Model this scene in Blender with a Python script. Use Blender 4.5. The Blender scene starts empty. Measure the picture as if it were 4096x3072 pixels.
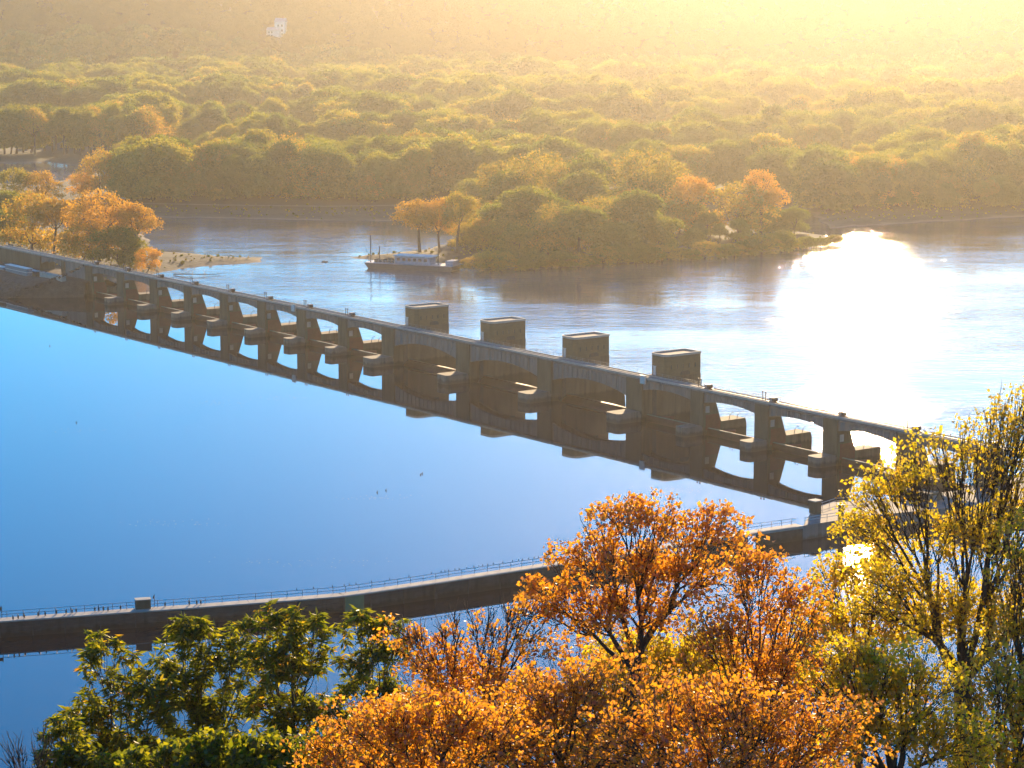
import bpy, math, random
import numpy as np

# ------------------------------------------------------------------ camera
SC = bpy.context.scene
COL = SC.collection
F_PX, CX, CY, Y_HOR = 10000.0, 2048.0, 1536.0, -110.0      # calibrated on the 4096 x 3072 photograph
CAM_Z = 108.9
PITCH = math.atan((CY - Y_HOR) / F_PX)
cam_d = bpy.data.cameras.new('camera')
cam = bpy.data.objects.new('camera', cam_d)
COL.objects.link(cam)
SC.camera = cam
cam.location = (0, 0, CAM_Z)
cam.rotation_euler = (math.pi / 2 - PITCH, 0, 0)
cam_d.sensor_width = 36
cam_d.lens = F_PX / 4096 * 36
cam_d.clip_start = 1
cam_d.clip_end = 20000

# ------------------------------------------------------------------ light
SUN_AZ, SUN_EL = math.radians(8.1), math.radians(13.2)
world = bpy.data.worlds.new('World')
SC.world = world
world.use_nodes = True
wn = world.node_tree
sky = wn.nodes.new('ShaderNodeTexSky')
sky.sky_type = 'NISHITA'
sky.sun_disc = False
sky.sun_elevation = SUN_EL
sky.sun_rotation = SUN_AZ
sky.air_density = 1.0
sky.dust_density = 0.16
sky.ozone_density = 5.0
hs = wn.nodes.new('ShaderNodeHueSaturation')
hs.inputs['Saturation'].default_value = 2.15
wn.links.new(sky.outputs[0], hs.inputs['Color'])
wn.links.new(hs.outputs[0], wn.nodes['Background'].inputs[0])
wn.nodes['Background'].inputs[1].default_value = 0.15
sun_d = bpy.data.lights.new('sun', 'SUN')
sun_d.energy = 5.0
sun_d.angle = math.radians(0.55)
sun_d.color = (1.0, 0.72, 0.40)
sun = bpy.data.objects.new('sun', sun_d)
COL.objects.link(sun)
sun.rotation_euler = (math.pi / 2 - SUN_EL, 0, math.pi - SUN_AZ)
vs = SC.view_settings
vs.view_transform = 'Standard'
vs.look = 'None'
vs.gamma = 1
vs.use_curve_mapping = False
vs.exposure = 0.95
HAZE_DENSITY, HAZE_G = 6.0e-5, 0.835

cy = SC.cycles
cy.max_bounces = 6
cy.diffuse_bounces = 2
cy.glossy_bounces = 3
cy.transmission_bounces = 4
cy.transparent_max_bounces = 8
cy.volume_bounces = 0
cy.sample_clamp_indirect = 6
cy.use_denoising = True

# ------------------------------------------------------------------ geometry helpers
R_ = np.array([1., 0, 0])
F_ = np.array([0, math.cos(PITCH), -math.sin(PITCH)])
U_ = np.array([0, math.sin(PITCH), math.cos(PITCH)])
CAM = np.array([0, 0, CAM_Z])

def ray(px, py):
    return F_ + R_ * (px - CX) / F_PX - U_ * (py - CY) / F_PX

def at(px, py, z=0.0):
    r = ray(px, py)
    return CAM + r * ((z - CAM_Z) / r[2])

def at_d(px, py, D):
    r = ray(px, py)
    return CAM + r * (D / r[1])

DD = -ray(-5364, Y_HOR); DD[2] = 0; DD /= np.linalg.norm(DD)       # along the dam, towards the near end
EE = np.array([-DD[1], DD[0], 0])                                   # downstream
DECK = 11.3
TAIL = -3.3
P0 = at(342.8, 1051.7, DECK); P0[2] = 0
RZ = math.atan2(DD[1], DD[0])

def W(s, t, z=0.0):
    return P0 + DD * s + EE * t + np.array([0, 0, z])

def ST(p):
    q = np.array(p) - P0
    return float(q @ DD), float(q @ EE)

class MB:
    """collects faces, then links them as one mesh object"""
    def __init__(self):
        self.v = []; self.f = []
    def add(self, vs_, fs_):
        o = len(self.v)
        self.v += [tuple(map(float, p)) for p in vs_]
        self.f += [tuple(i + o for i in f) for f in fs_]
        return self
    def box(self, x0, x1, y0, y1, z0, z1):
        return self.add([(x0,y0,z0),(x1,y0,z0),(x1,y1,z0),(x0,y1,z0),(x0,y0,z1),(x1,y0,z1),(x1,y1,z1),(x0,y1,z1)],
                        [(0,3,2,1),(4,5,6,7),(0,1,5,4),(1,2,6,5),(2,3,7,6),(3,0,4,7)])
    def prism(self, poly, z0, z1):
        n = len(poly)
        vs_ = [(x, y, z0) for x, y in poly] + [(x, y, z1) for x, y in poly]
        fs_ = [tuple(range(n - 1, -1, -1)), tuple(range(n, 2 * n))] + [(i, (i + 1) % n, n + (i + 1) % n, n + i) for i in range(n)]
        return self.add(vs_, fs_)
    def prof_x(self, poly, x0, x1):
        """(y,z) outline swept along x"""
        n = len(poly)
        vs_ = [(x0, y, z) for y, z in poly] + [(x1, y, z) for y, z in poly]
        fs_ = [tuple(range(n - 1, -1, -1)), tuple(range(n, 2 * n))] + [(i, (i + 1) % n, n + (i + 1) % n, n + i) for i in range(n)]
        return self.add(vs_, fs_)
    def prof_y(self, poly, y0, y1):
        """(x,z) outline swept along y"""
        n = len(poly)
        vs_ = [(x, y0, z) for x, z in poly] + [(x, y1, z) for x, z in poly]
        fs_ = [tuple(range(n)), tuple(range(2 * n - 1, n - 1, -1))] + [(i, n + i, n + (i + 1) % n, (i + 1) % n) for i in range(n)]
        return self.add(vs_, fs_)
    def tube(self, pts, rs, n=5):
        pts = [np.array(p, float) for p in pts]
        o = len(self.v)
        for i, p in enumerate(pts):
            t = pts[min(i + 1, len(pts) - 1)] - pts[max(i - 1, 0)]
            t = t / (np.linalg.norm(t) + 1e-9)
            a = np.cross(t, (0.31, 0.9, 0.12) if abs(t[2]) > .7 else (0, 0, 1)); a /= np.linalg.norm(a) + 1e-9
            b = np.cross(t, a)
            for k in range(n):
                th = 2 * math.pi * k / n
                self.v.append(tuple(p + rs[i] * (a * math.cos(th) + b * math.sin(th))))
        for i in range(len(pts) - 1):
            for k in range(n):
                k2 = (k + 1) % n
                self.f.append((o + i*n + k, o + i*n + k2, o + (i+1)*n + k2, o + (i+1)*n + k))
        self.f.append(tuple(o + k for k in range(n - 1, -1, -1)))
        self.f.append(tuple(o + (len(pts) - 1)*n + k for k in range(n)))
        return self
    def mesh(self, name, mat, smooth=False):
        me = bpy.data.meshes.new(name)
        me.from_pydata(self.v, [], self.f)
        me.materials.append(mat)
        if smooth:
            me.polygons.foreach_set('use_smooth', [True] * len(me.polygons))
        me.update()
        return me
    def build(self, name, mat, parent=None, loc=None, rz=None, smooth=False):
        return put(name, self.mesh(name, mat, smooth), parent, loc, rz)

def put(name, me, parent=None, loc=None, rz=None):
    o = bpy.data.objects.new(name, me)
    COL.objects.link(o)
    if parent is not None: o.parent = parent
    if loc is not None: o.location = tuple(float(c) for c in loc)
    if rz is not None: o.rotation_euler = (0, 0, rz)
    return o

def tag(o, label, cat, group=None):
    o['label'] = label; o['category'] = cat
    if group: o['group'] = group
    return o

def thing(name, label, cat, loc, rz=0.0, group=None):
    o = bpy.data.objects.new(name, None)
    COL.objects.link(o)
    o.location = tuple(float(c) for c in loc); o.rotation_euler = (0, 0, rz)
    o.empty_display_size = 0.5
    return tag(o, label, cat, group)

def struct(o, kind='structure'):
    o['kind'] = kind
    return o

_U = ['', 'first', 'second', 'third', 'fourth', 'fifth', 'sixth', 'seventh', 'eighth', 'ninth']
_T = {20: ('twentieth', 'twenty'), 30: ('thirtieth', 'thirty'), 40: ('fortieth', 'forty')}
ORD = ['first', 'second', 'third', 'fourth', 'fifth', 'sixth', 'seventh', 'eighth', 'ninth', 'tenth', 'eleventh', 'twelfth', 'thirteenth', 'fourteenth', 'fifteenth', 'sixteenth', 'seventeenth', 'eighteenth', 'nineteenth'] + [(_T[t][0] if u == 0 else _T[t][1] + '-' + _U[u]) for t in (20, 30, 40) for u in range(10)]

# ------------------------------------------------------------------ materials
def new_mat(name):
    m = bpy.data.materials.new(name); m.use_nodes = True
    nt = m.node_tree
    return m, nt, nt.nodes['Principled BSDF'], nt.nodes['Material Output']

def nd(nt, typ, **kw):
    n = nt.nodes.new(typ)
    for k, v in kw.items():
        setattr(n, k, v)
    return n

def mottled(name, c0, c1, scale, rough=0.8, detail=6.0, streak=None, bump=0.0, spec=0.3, tide=None):
    """surface whose colour drifts between two tones, optional vertical streaks and fine relief"""
    m, nt, b, out = new_mat(name)
    tc = nd(nt, 'ShaderNodeTexCoord')
    mp = nd(nt, 'ShaderNodeMapping')
    geo = nd(nt, 'ShaderNodeNewGeometry')
    nt.links.new(geo.outputs['Position'], mp.inputs[0])
    if streak: mp.inputs['Scale'].default_value = streak
    nz = nd(nt, 'ShaderNodeTexNoise'); nz.inputs['Scale'].default_value = scale; nz.inputs['Detail'].default_value = detail
    nz.inputs['Roughness'].default_value = 0.65
    nt.links.new(mp.outputs[0], nz.inputs['Vector'])
    rp = nd(nt, 'ShaderNodeValToRGB')
    rp.color_ramp.elements[0].position = 0.3; rp.color_ramp.elements[0].color = (*c0, 1)
    rp.color_ramp.elements[1].position = 0.7; rp.color_ramp.elements[1].color = (*c1, 1)
    nt.links.new(nz.outputs['Fac'], rp.inputs[0])
    col = rp.outputs[0]
    if tide is not None:
        # wet, weed-stained band that ends raggedly above the waterline, and run marks down the face
        sp_ = nd(nt, 'ShaderNodeSeparateXYZ'); nt.links.new(geo.outputs['Position'], sp_.inputs[0])
        n3 = nd(nt, 'ShaderNodeTexNoise'); n3.inputs['Scale'].default_value = 0.9; n3.inputs['Detail'].default_value = 4
        m3 = nd(nt, 'ShaderNodeMapping'); m3.inputs['Scale'].default_value = (1, 1, 0.06)
        nt.links.new(geo.outputs['Position'], m3.inputs[0]); nt.links.new(m3.outputs[0], n3.inputs['Vector'])
        ad_ = nd(nt, 'ShaderNodeMath', operation='MULTIPLY_ADD'); ad_.inputs[1].default_value = -1.6
        nt.links.new(n3.outputs['Fac'], ad_.inputs[0]); nt.links.new(sp_.outputs['Z'], ad_.inputs[2])
        mr_ = nd(nt, 'ShaderNodeMapRange'); mr_.inputs[1].default_value = tide - 1.1; mr_.inputs[2].default_value = tide - 0.5
        mr_.inputs[3].default_value = 0.42; mr_.inputs[4].default_value = 1.0
        nt.links.new(ad_.outputs[0], mr_.inputs[0])
        st_ = nd(nt, 'ShaderNodeMapRange'); st_.inputs[1].default_value = 0.52; st_.inputs[2].default_value = 0.72; st_.inputs[3].default_value = 1.0; st_.inputs[4].default_value = 0.62
        nt.links.new(n3.outputs['Fac'], st_.inputs[0])
        mu = nd(nt, 'ShaderNodeMath', operation='MULTIPLY'); nt.links.new(mr_.outputs[0], mu.inputs[0]); nt.links.new(st_.outputs[0], mu.inputs[1])
        mc = nd(nt, 'ShaderNodeMix'); mc.data_type = 'RGBA'; mc.blend_type = 'MULTIPLY'; mc.inputs['Factor'].default_value = 1.0
        nt.links.new(col, mc.inputs['A']); nt.links.new(mu.outputs[0], mc.inputs['B'])
        col = mc.outputs['Result']
    nt.links.new(col, b.inputs['Base Color'])
    b.inputs['Roughness'].default_value = rough
    b.inputs['Specular IOR Level'].default_value = spec
    if bump:
        bp = nd(nt, 'ShaderNodeBump'); bp.inputs['Strength'].default_value = 1.0; bp.inputs['Distance'].default_value = bump
        n2 = nd(nt, 'ShaderNodeTexNoise'); n2.inputs['Scale'].default_value = scale * 6; n2.inputs['Detail'].default_value = 4
        nt.links.new(geo.outputs['Position'], n2.inputs['Vector'])
        nt.links.new(n2.outputs['Fac'], bp.inputs['Height']); nt.links.new(bp.outputs[0], b.inputs['Normal'])
    return m

def leafmat(name, ramp, trans=0.55, gloss=0.06, rough=0.4, obj_w=0.45):
    """leaf: diffuse + light passing through, tone drawn per leaf and per tree"""
    m, nt, b, out = new_mat(name)
    nt.nodes.remove(b)
    at_ = nd(nt, 'ShaderNodeAttribute', attribute_name='leaf_tone')
    oi = nd(nt, 'ShaderNodeObjectInfo')
    mx = nd(nt, 'ShaderNodeMix'); mx.data_type = 'FLOAT'
    mx.inputs['Factor'].default_value = obj_w
    nt.links.new(at_.outputs['Fac'], mx.inputs['A']); nt.links.new(oi.outputs['Random'], mx.inputs['B'])
    rp = nd(nt, 'ShaderNodeValToRGB')
    el = rp.color_ramp.elements
    while len(el) < len(ramp): el.new(0.5)
    for e_, (p, c) in zip(el, ramp):
        e_.position = p; e_.color = (*c, 1)
    nt.links.new(mx.outputs['Result'], rp.inputs[0])
    df = nd(nt, 'ShaderNodeBsdfDiffuse'); tr = nd(nt, 'ShaderNodeBsdfTranslucent')
    gl = nd(nt, 'ShaderNodeBsdfGlossy'); gl.inputs['Roughness'].default_value = rough
    br = nd(nt, 'ShaderNodeMix'); br.data_type = 'RGBA'; br.blend_type = 'MULTIPLY'; br.inputs['Factor'].default_value = 1.0
    br.inputs['B'].default_value = (2.3, 2.15, 0.9, 1)
    nt.links.new(rp.outputs[0], br.inputs['A'])
    nt.links.new(rp.outputs[0], df.inputs[0]); nt.links.new(br.outputs['Result'], tr.inputs[0])
    m1 = nd(nt, 'ShaderNodeMixShader'); m1.inputs[0].default_value = trans
    nt.links.new(df.outputs[0], m1.inputs[1]); nt.links.new(tr.outputs[0], m1.inputs[2])
    m2 = nd(nt, 'ShaderNodeMixShader'); m2.inputs[0].default_value = gloss
    nt.links.new(m1.outputs[0], m2.inputs[1]); nt.links.new(gl.outputs[0], m2.inputs[2])
    nt.links.new(m2.outputs[0], out.inputs[0])
    return m

def watermat(name, body, rough, waves, ior=1.5, patch=(0.3, 0.012)):
    """waves: list of (scale xyz, detail, bump distance)"""
    m, nt, b, out = new_mat(name)
    b.inputs['Base Color'].default_value = (*body, 1)
    b.inputs['Roughness'].default_value = rough
    b.inputs['IOR'].default_value = ior
    geo = nd(nt, 'ShaderNodeNewGeometry')
    prev = None
    pn = nd(nt, 'ShaderNodeTexNoise'); pn.inputs['Scale'].default_value = 1; pn.inputs['Detail'].default_value = 4
    pm_ = nd(nt, 'ShaderNodeMapping'); pm_.inputs['Scale'].default_value = (patch[1] * .45, patch[1], 1)
    nt.links.new(geo.outputs['Position'], pm_.inputs[0]); nt.links.new(pm_.outputs[0], pn.inputs['Vector'])
    pr_ = nd(nt, 'ShaderNodeMapRange'); pr_.inputs[1].default_value = 0.38; pr_.inputs[2].default_value = 0.62
    pr_.inputs[3].default_value = patch[0]; pr_.inputs[4].default_value = 1.0
    nt.links.new(pn.outputs['Fac'], pr_.inputs[0])
    for sc_, det, dist in waves:
        mp = nd(nt, 'ShaderNodeMapping'); mp.inputs['Scale'].default_value = sc_
        mp.inputs['Rotation'].default_value = (0, 0, 0.25)
        nz = nd(nt, 'ShaderNodeTexNoise'); nz.inputs['Scale'].default_value = 1; nz.inputs['Detail'].default_value = det
        nz.inputs['Distortion'].default_value = 0.4
        nt.links.new(geo.outputs['Position'], mp.inputs[0]); nt.links.new(mp.outputs[0], nz.inputs['Vector'])
        bp = nd(nt, 'ShaderNodeBump'); bp.inputs['Distance'].default_value = dist
        nt.links.new(pr_.outputs[0], bp.inputs['Strength'])
        nt.links.new(nz.outputs['Fac'], bp.inputs['Height'])
        if prev is not None: nt.links.new(prev.outputs[0], bp.inputs['Normal'])
        prev = bp
    nt.links.new(prev.outputs[0], b.inputs['Normal'])
    return m

M = {}
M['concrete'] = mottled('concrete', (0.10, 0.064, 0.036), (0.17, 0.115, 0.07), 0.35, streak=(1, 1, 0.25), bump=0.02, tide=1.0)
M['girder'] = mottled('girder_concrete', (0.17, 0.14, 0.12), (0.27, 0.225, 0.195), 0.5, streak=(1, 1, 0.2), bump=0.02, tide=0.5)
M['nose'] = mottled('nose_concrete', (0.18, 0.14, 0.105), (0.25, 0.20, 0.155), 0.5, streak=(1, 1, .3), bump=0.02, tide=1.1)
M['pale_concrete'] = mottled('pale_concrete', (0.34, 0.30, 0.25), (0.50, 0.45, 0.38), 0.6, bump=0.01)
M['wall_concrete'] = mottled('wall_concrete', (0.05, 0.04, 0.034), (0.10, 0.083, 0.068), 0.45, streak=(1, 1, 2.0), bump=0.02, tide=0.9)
M['mossy'] = mottled('mossy_concrete', (0.19, 0.19, 0.08), (0.28, 0.27, 0.12), 0.6, bump=0.01)
M['brick'] = mottled('house_brick', (0.14, 0.088, 0.042), (0.19, 0.125, 0.064), 0.8, streak=(1, 1, 3), bump=0.01)
M['red_steel'] = mottled('red_steel', (0.15, 0.028, 0.015), (0.21, 0.05, 0.028), 0.7, rough=0.55)
M['steel'] = mottled('grey_steel', (0.16, 0.17, 0.18), (0.27, 0.28, 0.29), 2.0, rough=0.45)
M['dark_metal'] = mottled('dark_metal', (0.03, 0.03, 0.032), (0.07, 0.065, 0.06), 2.0, rough=0.5)
M['white_paint'] = mottled('white_paint', (0.60, 0.56, 0.50), (0.76, 0.72, 0.66), 0.8, rough=0.45)
M['blue_paint'] = mottled('blue_paint', (0.08, 0.16, 0.30), (0.14, 0.24, 0.40), 0.8, rough=0.4)
M['boat_grey'] = mottled('boat_grey_paint', (0.30, 0.29, 0.31), (0.42, 0.41, 0.43), 0.6, rough=0.5)
M['boat_dark'] = mottled('boat_dark_hull', (0.07, 0.06, 0.06), (0.12, 0.11, 0.10), 0.6, rough=0.5)
M['glass'] = mottled('window_glass', (0.02, 0.025, 0.03), (0.04, 0.045, 0.05), 1.0, rough=0.12, spec=0.6)
M['roof'] = mottled('flat_roof', (0.10, 0.09, 0.085), (0.17, 0.15, 0.14), 1.0)
M['feather'] = mottled('dark_feather', (0.015, 0.014, 0.013), (0.04, 0.036, 0.032), 6.0, rough=0.6)
M['feather_white'] = mottled('white_feather', (0.6, 0.6, 0.6), (0.75, 0.75, 0.74), 6.0, rough=0.6)
M['bark'] = mottled('bark', (0.05, 0.035, 0.024), (0.12, 0.085, 0.06), 3.0, rough=0.9, streak=(1, 1, .3))
M['driftwood'] = mottled('driftwood', (0.10, 0.08, 0.06), (0.2, 0.16, 0.12), 1.0, rough=0.9)
M['bank'] = mottled('river_bank', (0.10, 0.075, 0.045), (0.20, 0.15, 0.09), 0.06, rough=0.95, bump=0.15)
M['sand'] = mottled('sand', (0.26, 0.20, 0.13), (0.40, 0.32, 0.22), 0.08, rough=0.95, bump=0.05)
M['riprap'] = mottled('riprap', (0.045, 0.034, 0.026), (0.12, 0.09, 0.066), 0.5, rough=0.95, bump=0.3)
M['asphalt'] = mottled('asphalt', (0.08, 0.07, 0.06), (0.13, 0.115, 0.10), 0.3, rough=0.9)
M['forest_floor'] = mottled('forest_floor', (0.035, 0.035, 0.012), (0.09, 0.07, 0.03), 0.03, rough=0.95, bump=0.3)

# downstream land: sand by the water, leaf litter and grass above
def landmat():
    m, nt, b, out = new_mat('river_land')
    geo = nd(nt, 'ShaderNodeNewGeometry')
    sep = nd(nt, 'ShaderNodeSeparateXYZ'); nt.links.new(geo.outputs['Position'], sep.inputs[0])
    nz = nd(nt, 'ShaderNodeTexNoise'); nz.inputs['Scale'].default_value = 0.045; nz.inputs['Detail'].default_value = 7
    nt.links.new(geo.outputs['Position'], nz.inputs['Vector'])
    ad = nd(nt, 'ShaderNodeMath', operation='MULTIPLY_ADD'); ad.inputs[1].default_value = 2.15
    nt.links.new(nz.outputs['Fac'], ad.inputs[0]); nt.links.new(sep.outputs['Z'], ad.inputs[2])
    mr = nd(nt, 'ShaderNodeMapRange'); mr.inputs[1].default_value = TAIL + 0.9; mr.inputs[2].default_value = TAIL + 2.4
    nt.links.new(ad.outputs[0], mr.inputs[0])
    rp = nd(nt, 'ShaderNodeValToRGB')
    el = rp.color_ramp.elements
    el[0].position = 0; el[0].color = (0.12, 0.09, 0.06, 1)
    el[1].position = 1; el[1].color = (0.05, 0.045, 0.018, 1)
    k = el.new(0.18); k.color = (0.17, 0.125, 0.075, 1)
    k = el.new(0.42); k.color = (0.10, 0.078, 0.04, 1)
    nt.links.new(mr.outputs[0], rp.inputs[0]); nt.links.new(rp.outputs[0], b.inputs['Base Color'])
    b.inputs['Roughness'].default_value = 0.95
    n2 = nd(nt, 'ShaderNodeTexNoise'); n2.inputs['Scale'].default_value = 0.5; n2.inputs['Detail'].default_value = 5
    nt.links.new(geo.outputs['Position'], n2.inputs['Vector'])
    bp = nd(nt, 'ShaderNodeBump'); bp.inputs['Distance'].default_value = 0.4
    nt.links.new(n2.outputs['Fac'], bp.inputs['Height']); nt.links.new(bp.outputs[0], b.inputs['Normal'])
    return m
M['land'] = landmat()

GREEN = [(0.15, (0.07, 0.10, 0.012)), (0.5, (0.14, 0.155, 0.018)), (0.85, (0.22, 0.19, 0.022))]
AUTUMN = [(0.15, (0.14, 0.14, 0.018)), (0.45, (0.26, 0.20, 0.024)), (0.8, (0.38, 0.20, 0.025))]
ORANGE = [(0.12, (0.28, 0.17, 0.025)), (0.5, (0.42, 0.22, 0.028)), (0.88, (0.48, 0.23, 0.03))]
YELLOWG = [(0.12, (0.10, 0.12, 0.015)), (0.5, (0.26, 0.21, 0.02)), (0.88, (0.40, 0.24, 0.025))]
M['leaf_hill'] = leafmat('leaf_hill', [(0.1, (0.10, 0.105, 0.022)), (0.9, (0.15, 0.135, 0.03))], trans=0.45, gloss=0.0, obj_w=0.4)
M['leaf_green'] = leafmat('leaf_green', GREEN, trans=0.55, gloss=0.03)
M['leaf_forest'] = leafmat('leaf_forest', [(0.08, (0.06, 0.09, 0.012)), (0.45, (0.13, 0.15, 0.018)), (0.72, (0.20, 0.19, 0.022)), (0.88, (0.28, 0.21, 0.026)), (0.98, (0.36, 0.19, 0.03))], trans=0.58, gloss=0.03, obj_w=0.75)
M['leaf_autumn'] = leafmat('leaf_autumn', AUTUMN, trans=0.55, gloss=0.03)
M['leaf_orange'] = leafmat('leaf_orange', ORANGE, trans=0.5, gloss=0.03)
M['near_green'] = leafmat('near_leaf_green', [(0.05, (0.05, 0.065, 0.006)), (0.55, (0.14, 0.155, 0.010)), (0.9, (0.26, 0.23, 0.014)), (0.97, (0.48, 0.19, 0.02))], trans=0.6, gloss=0.035, rough=0.35, obj_w=0.1)
M['near_orange'] = leafmat('near_leaf_orange', [(0.05, (0.24, 0.11, 0.02)), (0.45, (0.42, 0.18, 0.02)), (0.8, (0.44, 0.22, 0.02)), (0.97, (0.44, 0.30, 0.03))], trans=0.66, gloss=0.07, rough=0.4, obj_w=0.15)
M['near_yellow'] = leafmat('near_leaf_yellow', [(0.05, (0.22, 0.19, 0.014)), (0.5, (0.40, 0.32, 0.018)), (0.8, (0.47, 0.33, 0.02)), (0.97, (0.48, 0.25, 0.025))], trans=0.7, gloss=0.07, rough=0.4, obj_w=0.15)

M['pool'] = watermat('pool_water', (0.006, 0.012, 0.018), 0.01, [((0.05, 0.16, 1), 2, 0.005), ((0.6, 1.6, 1), 3, 0.002)], 1.5, (0.1, 0.02))
M['tail'] = watermat('tail_water', (0.14, 0.125, 0.12), 0.03, [((0.03, 0.085, 1), 3, 0.36), ((0.20, 0.5, 1), 5, 0.23)], 1.36, (0.25, 0.02))

# ------------------------------------------------------------------ water
def sheet(name, pts, z, mat):
    mb = MB()
    mb.add([(p[0], p[1], z) for p in pts], [tuple(range(len(pts)))])
    return struct(mb.build(name, mat))

# pool above the dam: bounded by the gate line
sheet('pool_water', [W(-900, 1.6), W(-900, -900), W(900, -900), W(900, 1.6)], 0.0, M['pool'])
# tailwater below the dam
sheet('tail_water', [W(-700, 1.0), W(900, 1.0), W(900, 2600), W(-700, 2600)], TAIL, M['tail'])

# ------------------------------------------------------------------ terrain below the dam
def poly_px(pts, z=TAIL):
    return np.array([at(x, y, z)[:2] for x, y in pts])

BACK = poly_px([(-2500, 905), (-900, 890), (100, 880), (470, 866), (900, 874), (1300, 882), (1640, 884), (1750, 852), (1900, 815), (2300, 795), (2900, 803), (3230, 850), (3330, 914), (3600, 895), (4096, 866), (5400, 835), (9000, 800), (9000, -60), (-2500, -60)])
LEFT = poly_px([(-2500, 1330), (-600, 1215), (0, 1180), (400, 1150), (520, 1118), (640, 1091), (760, 1071), (870, 1061), (1055, 1049), (1040, 1031), (900, 1027), (760, 1014), (625, 1006), (600, 985), (575, 940), (520, 895), (440, 850), (-2500, 850)])
ISLE = poly_px([(1375, 1031), (1500, 1041), (1700, 1056), (1830, 1073), (2100, 1080), (2450, 1057), (2800, 1032), (3100, 1002), (3400, 956), (3200, 928), (2900, 900), (2500, 882), (2200, 872), (2000, 868), (1880, 890), (1850, 930), (1800, 975), (1700, 998), (1600, 1010), (1500, 1019)])
LAGOON = poly_px([(-900, 650), (0, 652), (200, 648), (330, 668), (330, 700), (200, 735), (-900, 745)])

def inside(poly, X, Y):
    r = np.zeros(X.shape, bool)
    n = len(poly)
    for i in range(n):
        x0, y0 = poly[i]; x1, y1 = poly[(i + 1) % n]
        if y0 == y1: continue
        c = ((y0 > Y) != (y1 > Y)) & (X < (x1 - x0) * (Y - y0) / (y1 - y0) + x0)
        r ^= c
    return r

def dist(poly, X, Y):
    dmin = np.full(X.shape, 1e9)
    n = len(poly)
    for i in range(n):
        a = poly[i]; b = poly[(i + 1) % n]
        ab = b - a; L2 = ab @ ab + 1e-9
        t = np.clip(((X - a[0]) * ab[0] + (Y - a[1]) * ab[1]) / L2, 0, 1)
        dmin = np.minimum(dmin, np.hypot(X - a[0] - t * ab[0], Y - a[1] - t * ab[1]))
    return dmin

def sd(poly, X, Y):
    dd = dist(poly, X, Y)
    return np.where(inside(poly, X, Y), dd, -dd)

rng = np.random.default_rng(11)
_ph = rng.uniform(0, 6.28, (12, 2)); _dr = rng.normal(0, 1, (12, 2)); _dr /= np.linalg.norm(_dr, axis=1)[:, None]
def wob(X, Y, L, k0=0):
    """smooth value in about -1..1 with wavelength L"""
    r = 0
    for k in range(4):
        i = (k + k0) % 12
        l = L * (1.0, 0.71, 0.53, 1.37)[k]
        r = r + np.sin((X * _dr[i, 0] + Y * _dr[i, 1]) * 6.283 / l + _ph[i, 0]) * np.cos((X * _dr[i, 1] - Y * _dr[i, 0]) * 6.283 / (l * 1.3) + _ph[i, 1])
    return r / 2.2

def land_sd(X, Y):
    s = np.maximum(np.maximum(sd(BACK, X, Y), sd(LEFT, X, Y)), sd(ISLE, X, Y))
    s = np.minimum(s, -sd(LAGOON, X, Y))
    return s + 1.6 * wob(X, Y, 34)

def sstep(a, b, x):
    t = np.clip((x - a) / (b - a), 0, 1)
    return t * t * (3 - 2 * t)

def hill_z(X, Y):
    h = sstep(2500, 2770, Y + 60 * wob(X, Y, 1500, 3)) * (101 + 7 * wob(X, Y, 900, 5))
    return h

def land_z(X, Y):
    s = land_sd(X, Y)
    z = TAIL + np.clip(s * 0.13, -3.0, 1.3) + np.clip((s - 12) * 0.02, 0, 1.0) + np.where(s > 2, 0.25 * wob(X, Y, 19, 2), 0)
    return z + hill_z(X, Y)

ys = np.concatenate([np.arange(845, 1190, 3.0), np.arange(1190, 1500, 8.0), np.arange(1500, 2500, 25.0), np.arange(2500, 6001, 70.0)])
xn = 190
us = np.linspace(-1, 1, xn)
def xs_for(y):
    near = np.where(np.abs(us) < .9, us / .9 * (0.30 * y), np.sign(us) * (0.30 * y + (np.abs(us) - .9) / .1 * (3000 - 0.30 * y)))
    return near
XX = np.array([xs_for(y) for y in ys]); YY = np.repeat(ys[:, None], xn, 1)
ZZ = land_z(XX, YY)
# keep the land out of the pool: nothing upstream of the dam line
TT = (XX - P0[0]) * EE[0] + (YY - P0[1]) * EE[1]
ZZ = np.where(TT < 4, -9.0, ZZ)
vv = np.stack([XX, YY, ZZ], -1).reshape(-1, 3)
ny = len(ys)
ii = (np.arange(ny - 1)[:, None] * xn + np.arange(xn - 1)[None, :]).reshape(-1)
ff = np.stack([ii, ii + 1, ii + xn + 1, ii + xn], 1)
me = bpy.data.meshes.new('terrain')
me.from_pydata(vv.tolist(), [], ff.tolist())
me.materials.append(M['land'])
me.polygons.foreach_set('use_smooth', [True] * len(me.polygons))
struct(put('terrain', me))

# bluff under the camera, on which the near trees stand
def bluff_z(X, Y):
    z = 103 - 0.36 * Y + 1.0 * wob(X, Y, 40)
    z2 = 103 - 0.36 * 120 - (Y - 120) * 0.46
    return np.maximum(np.where(Y > 120, z2 + 1.0 * wob(X, Y, 40), z), -4)
bx = np.linspace(-260, 260, 60); by = np.linspace(-120, 262, 60)
BXX, BYY = np.meshgrid(bx, by)
BZ = bluff_z(BXX, BYY)
vv = np.stack([BXX, BYY, BZ], -1).reshape(-1, 3)
ii = (np.arange(59)[:, None] * 60 + np.arange(59)[None, :]).reshape(-1)
me = bpy.data.meshes.new('bluff')
me.from_pydata(vv.tolist(), [], np.stack([ii, ii + 1, ii + 61, ii + 60], 1).tolist())
me.materials.append(M['forest_floor'])
struct(put('bluff', me))

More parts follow.
